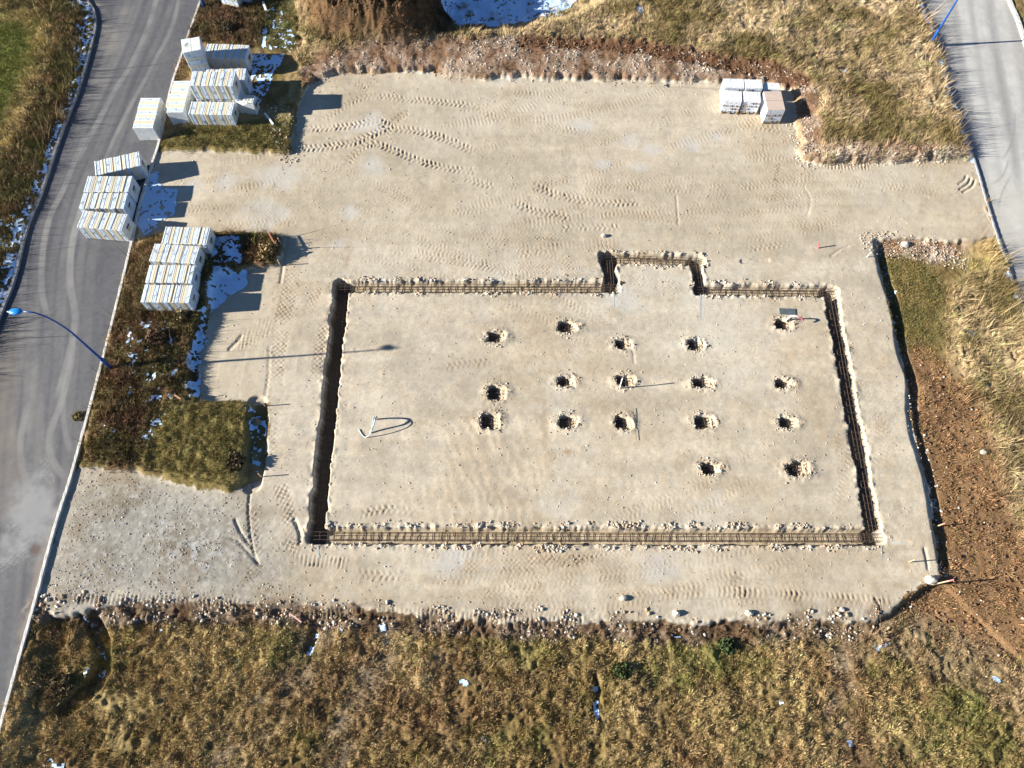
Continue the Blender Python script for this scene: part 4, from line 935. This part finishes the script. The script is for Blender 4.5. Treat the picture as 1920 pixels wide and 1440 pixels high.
# ------------------------------------------------------------ stakes and small things
def stake(px, py, h, label, m=M_wood, lean=(0, 0), r=.022, cap=None, flat=False):
    x, y = g(px, py); z = z1(x, y); root = empty('stake', (x, y, z), 0, label, 'stake', 'marker stakes around the plot')
    b = MB(); b.tube([(0, 0, -.1), (lean[0]*h*.8, lean[1]*h*.8, h*.82)], r, 6); b.build('shaft', m, root)
    b = MB(); b.tube([(lean[0]*h*.8, lean[1]*h*.8, h*.82), (lean[0]*h, lean[1]*h, h)], r*1.08, 6); b.build('painted_tip', cap or m, root)
stake(1161.5, 729, .9, 'thin white stake standing in front of a footing pit with a long shadow', M_white, (.02, .1), .024, M_white)
stake(490, 894, .55, 'wooden stake at the foot of the snowy ditch beside the olive turf')
stake(497, 761, .52, 'wooden stake at the top of the snowy ditch beside the olive turf')
stake(527, 459, .48, 'upper stake by the small bush north-west of the foundation')
stake(524, 469, .45, 'middle stake by the small bush north-west of the foundation')
stake(526, 498, .5, 'lower stake by the small bush north-west of the foundation')
stake(1704, 1054, .5, 'stake with a long thin shadow near the south-east corner of the gravel')
stake(1746, 1096, .8, 'leaning orange stake with a pink tip at the south-east corner', M_wood, (.75, .1), .026, M_pink)
stake(1758, 985, .5, 'short stake with a pink tip on the shaded eastern edge', M_wood, (.5, .1), .025, M_pink)
stake(1535, 466, .35, 'red tipped peg by white stones north-east of the foundation', M_pink, (-.3, .3), .03, M_pink)
stake(1625, 482, .38, 'pale stake at the north-east corner of the gravel', M_white, (.2, .1), .02, M_white)
def bar(name, p0, p1, w_, h_, m, label, cat, z=.03, group=None):
    a = Vector(g(*p0)); c = Vector(g(*p1)); d = c-a; ctr = (a+c)/2; zz = z1(ctr.x, ctr.y)
    b = MB(); b.box((0, 0, h_/2), (d.length, w_, h_), None, 0, min(w_, h_)*.15); o = b.build(name, m)
    o.location = (ctr.x, ctr.y, zz+z); o.rotation_euler = (0, 0, math.atan2(d.y, d.x)); tag(o, label, cat, group)
bar('plank', (500,221), (516,242), .10, .05, M_white, 'short white plank lying beside the torn pack', 'plank', .08)
bar('plank', (497,15), (503,31), .12, .06, M_white, 'short white plank in the grass near the top edge', 'plank', .12)
bar('plank', (541,1149), (564,1166), .05, .04, mat('pink_wood', (.62,.40,.34), rough=.8), 'thin pinkish batten on the southern rubble edge', 'plank', .12)
bar('plank', (508,446), (522,470), .07, .05, mat('red_wood', (.42,.17,.10), rough=.8), 'reddish plank leaning on the small bush', 'plank', .15)
bar('plank', (335,748), (347,756), .07, .05, mat('red_wood2', (.40,.22,.14), rough=.8), 'reddish scrap of wood at the edge of the olive turf', 'plank', .12)
bar('rod', (1643,1123), (1652,1176), .02, .02, M_rust, 'thin dark rod lying near the south-east gravel corner', 'rod', .02)
bar('rod', (1187,766), (1193,826), .015, .015, M_rust, 'thin dark rod lying right of a footing pit', 'rod', .015)
bar('panel', (1461,584), (1491,585), .32, .03, M_panel, 'dark grey sheet lying above the top right footing pit', 'panel', .01)
def hose(name, pts3, r, m, label, cat):
    P = []
    for (px, py, z) in pts3: x, y = g(px, py); P.append((x, y, z))
    P = smooth_pts(P, 8); b = MB(); b.tube(P, r, 8); o = b.build(name, m, None, True); tag(o, label, cat); return o
hose('conduit', [(704,787,-.05),(704,787,.25),(705,790,.5),(704,797,.60),(702,806,.54),(698,815,.30),(692,819,.12),(685,820,.03),(679,815,.02),(673,805,.015)], .02, M_hose, 'grey conduit arching out of the ground inside the foundation', 'conduit')
hose('cable', [(708,786,-.05),(708,786,.2),(709,788,.42),(708,792,.53),(705,800,.45),(700,806,.2),(694,812,.02)], .035, M_hose, 'thicker pale blue tube bundled with the arching conduit', 'cable')
h_ = empty('conduit', (0, 0, 0), 0, 'white and pink pipe bending out over the top right footing pit', 'conduit')
P = [(*g(1474, 602), -.05), (*g(1474, 601), .15), (*g(1476, 600), .3), (*g(1483, 601), .42), (*g(1491, 602), .40)]
b = MB(); b.tube(smooth_pts(P, 6), .035, 8); b.build('white_length', M_white, h_, True)
P = [P[-1], (*g(1498, 604), .34), (*g(1503, 606), .24)]
b = MB(); b.tube(smooth_pts(P, 6), .037, 8); b.build('pink_length', M_pink, h_, True)
# chalk lines on the gravel at the foundation corners
for p0, p1, lb in [((1668,1018),(1698,1018),'short blue chalk line right of the south-east trench corner'),((1652,1022),(1654,1048),'short blue chalk line below the south-east trench corner'),((596,1022),(598,1046),'short blue chalk line below the south-west trench corner'),((1151,545),(1151,575),'short blue chalk line below the western porch trench'),((1313,552),(1313,595),'short blue chalk line below the eastern porch trench')]:
    a = Vector(g(*p0)); c = Vector(g(*p1)); n = 12; b = MB(); d = (c-a); u_ = Vector((-d.y, d.x)).normalized()*.014; vs = []
    for i in range(n+1):
        p = a+d*i/n; z = max(z1(p.x+ox, p.y+oy) for ox in (-.05, 0, .05) for oy in (-.05, 0, .05))+.006; vs += [(p.x-u_.x, p.y-u_.y, z), (p.x+u_.x, p.y+u_.y, z)]
    b.add(vs, [(2*i, 2*i+1, 2*i+3, 2*i+2) for i in range(n)]); o = b.build('chalk_line', M_string); tag(o, lb, 'chalk line', 'blue setting-out lines')
# small bushes
def bush(px, py, s_, label, c0, seed):
    x, y = g(px, py); rs = np.random.RandomState(seed); z = z1(x, y)
    root = empty('bush', (x, y, z), 0, label, 'bush', 'small bushes on the verges'); b = MB()
    for k in range(9):
        a = rs.rand()*6.28; e = .5+rs.rand()*.9; l = s_*(.5+.5*rs.rand()); b.tube([(0, 0, -.05), (math.cos(a)*math.cos(e)*l*.5, math.sin(a)*math.cos(e)*l*.5, math.sin(e)*l*.55), (math.cos(a)*math.cos(e)*l, math.sin(a)*math.cos(e)*l, math.sin(e)*l)], [.014, .009, .004], 4)
    b.build('stems', M_stem, root)
    n = 420; d = rs.randn(n, 3); d[:, 2] = np.abs(d[:, 2])*.7; d /= np.linalg.norm(d, axis=1)[:, None]; p = d*(rs.rand(n, 1)**.5)*s_*np.array([1, 1, .75]); p += np.sign(rs.rand(n, 1)-.5)*.02
    t1 = rs.randn(n, 3)*.035; t2 = rs.randn(n, 3)*.035
    Vv = np.stack([p-t1, p+t2, p+t1, p-t2], 1).reshape(-1, 3); Fq = np.arange(n*4).reshape(n, 4)
    cc = np.array(c0)[None]*(.6+.8*rs.rand(n, 1)); me = np_mesh('foliage', Vv, Fq, M_grass, col=np.repeat(cc, 4, 0)); link(bpy.data.objects.new('foliage', me), root)
for (px, py, s_, lb, c0, sd) in [(505,478,.5,'tawny bush beside three stakes and a reddish plank',(.26,.19,.09),1),(448,870,.42,'dark round bush at the corner of the olive turf by the ditch',(.07,.055,.03),2),(300,640,.5,'brown bramble bush between the packs and the lamp',(.13,.08,.05),3),
                                 (345,600,.4,'olive bush just below the southernmost verge pack',(.24,.19,.09),4),(110,1290,.55,'dark bramble mound near the bottom of the left kerb',(.10,.075,.04),5),(430,60,.5,'dark leafy bush above the shaded pack',(.08,.07,.04),6),(1365,1210,.3,'dark green tuft below the south edge, right of centre',(.055,.08,.03),7),(1168,1258,.32,'dark green tuft in the straw grass below the foundation',(.055,.08,.03),8),(146,780,.22,'small weed clump growing over the kerb',(.22,.18,.08),9)]:
    bush(px, py, s_, lb, c0, sd)
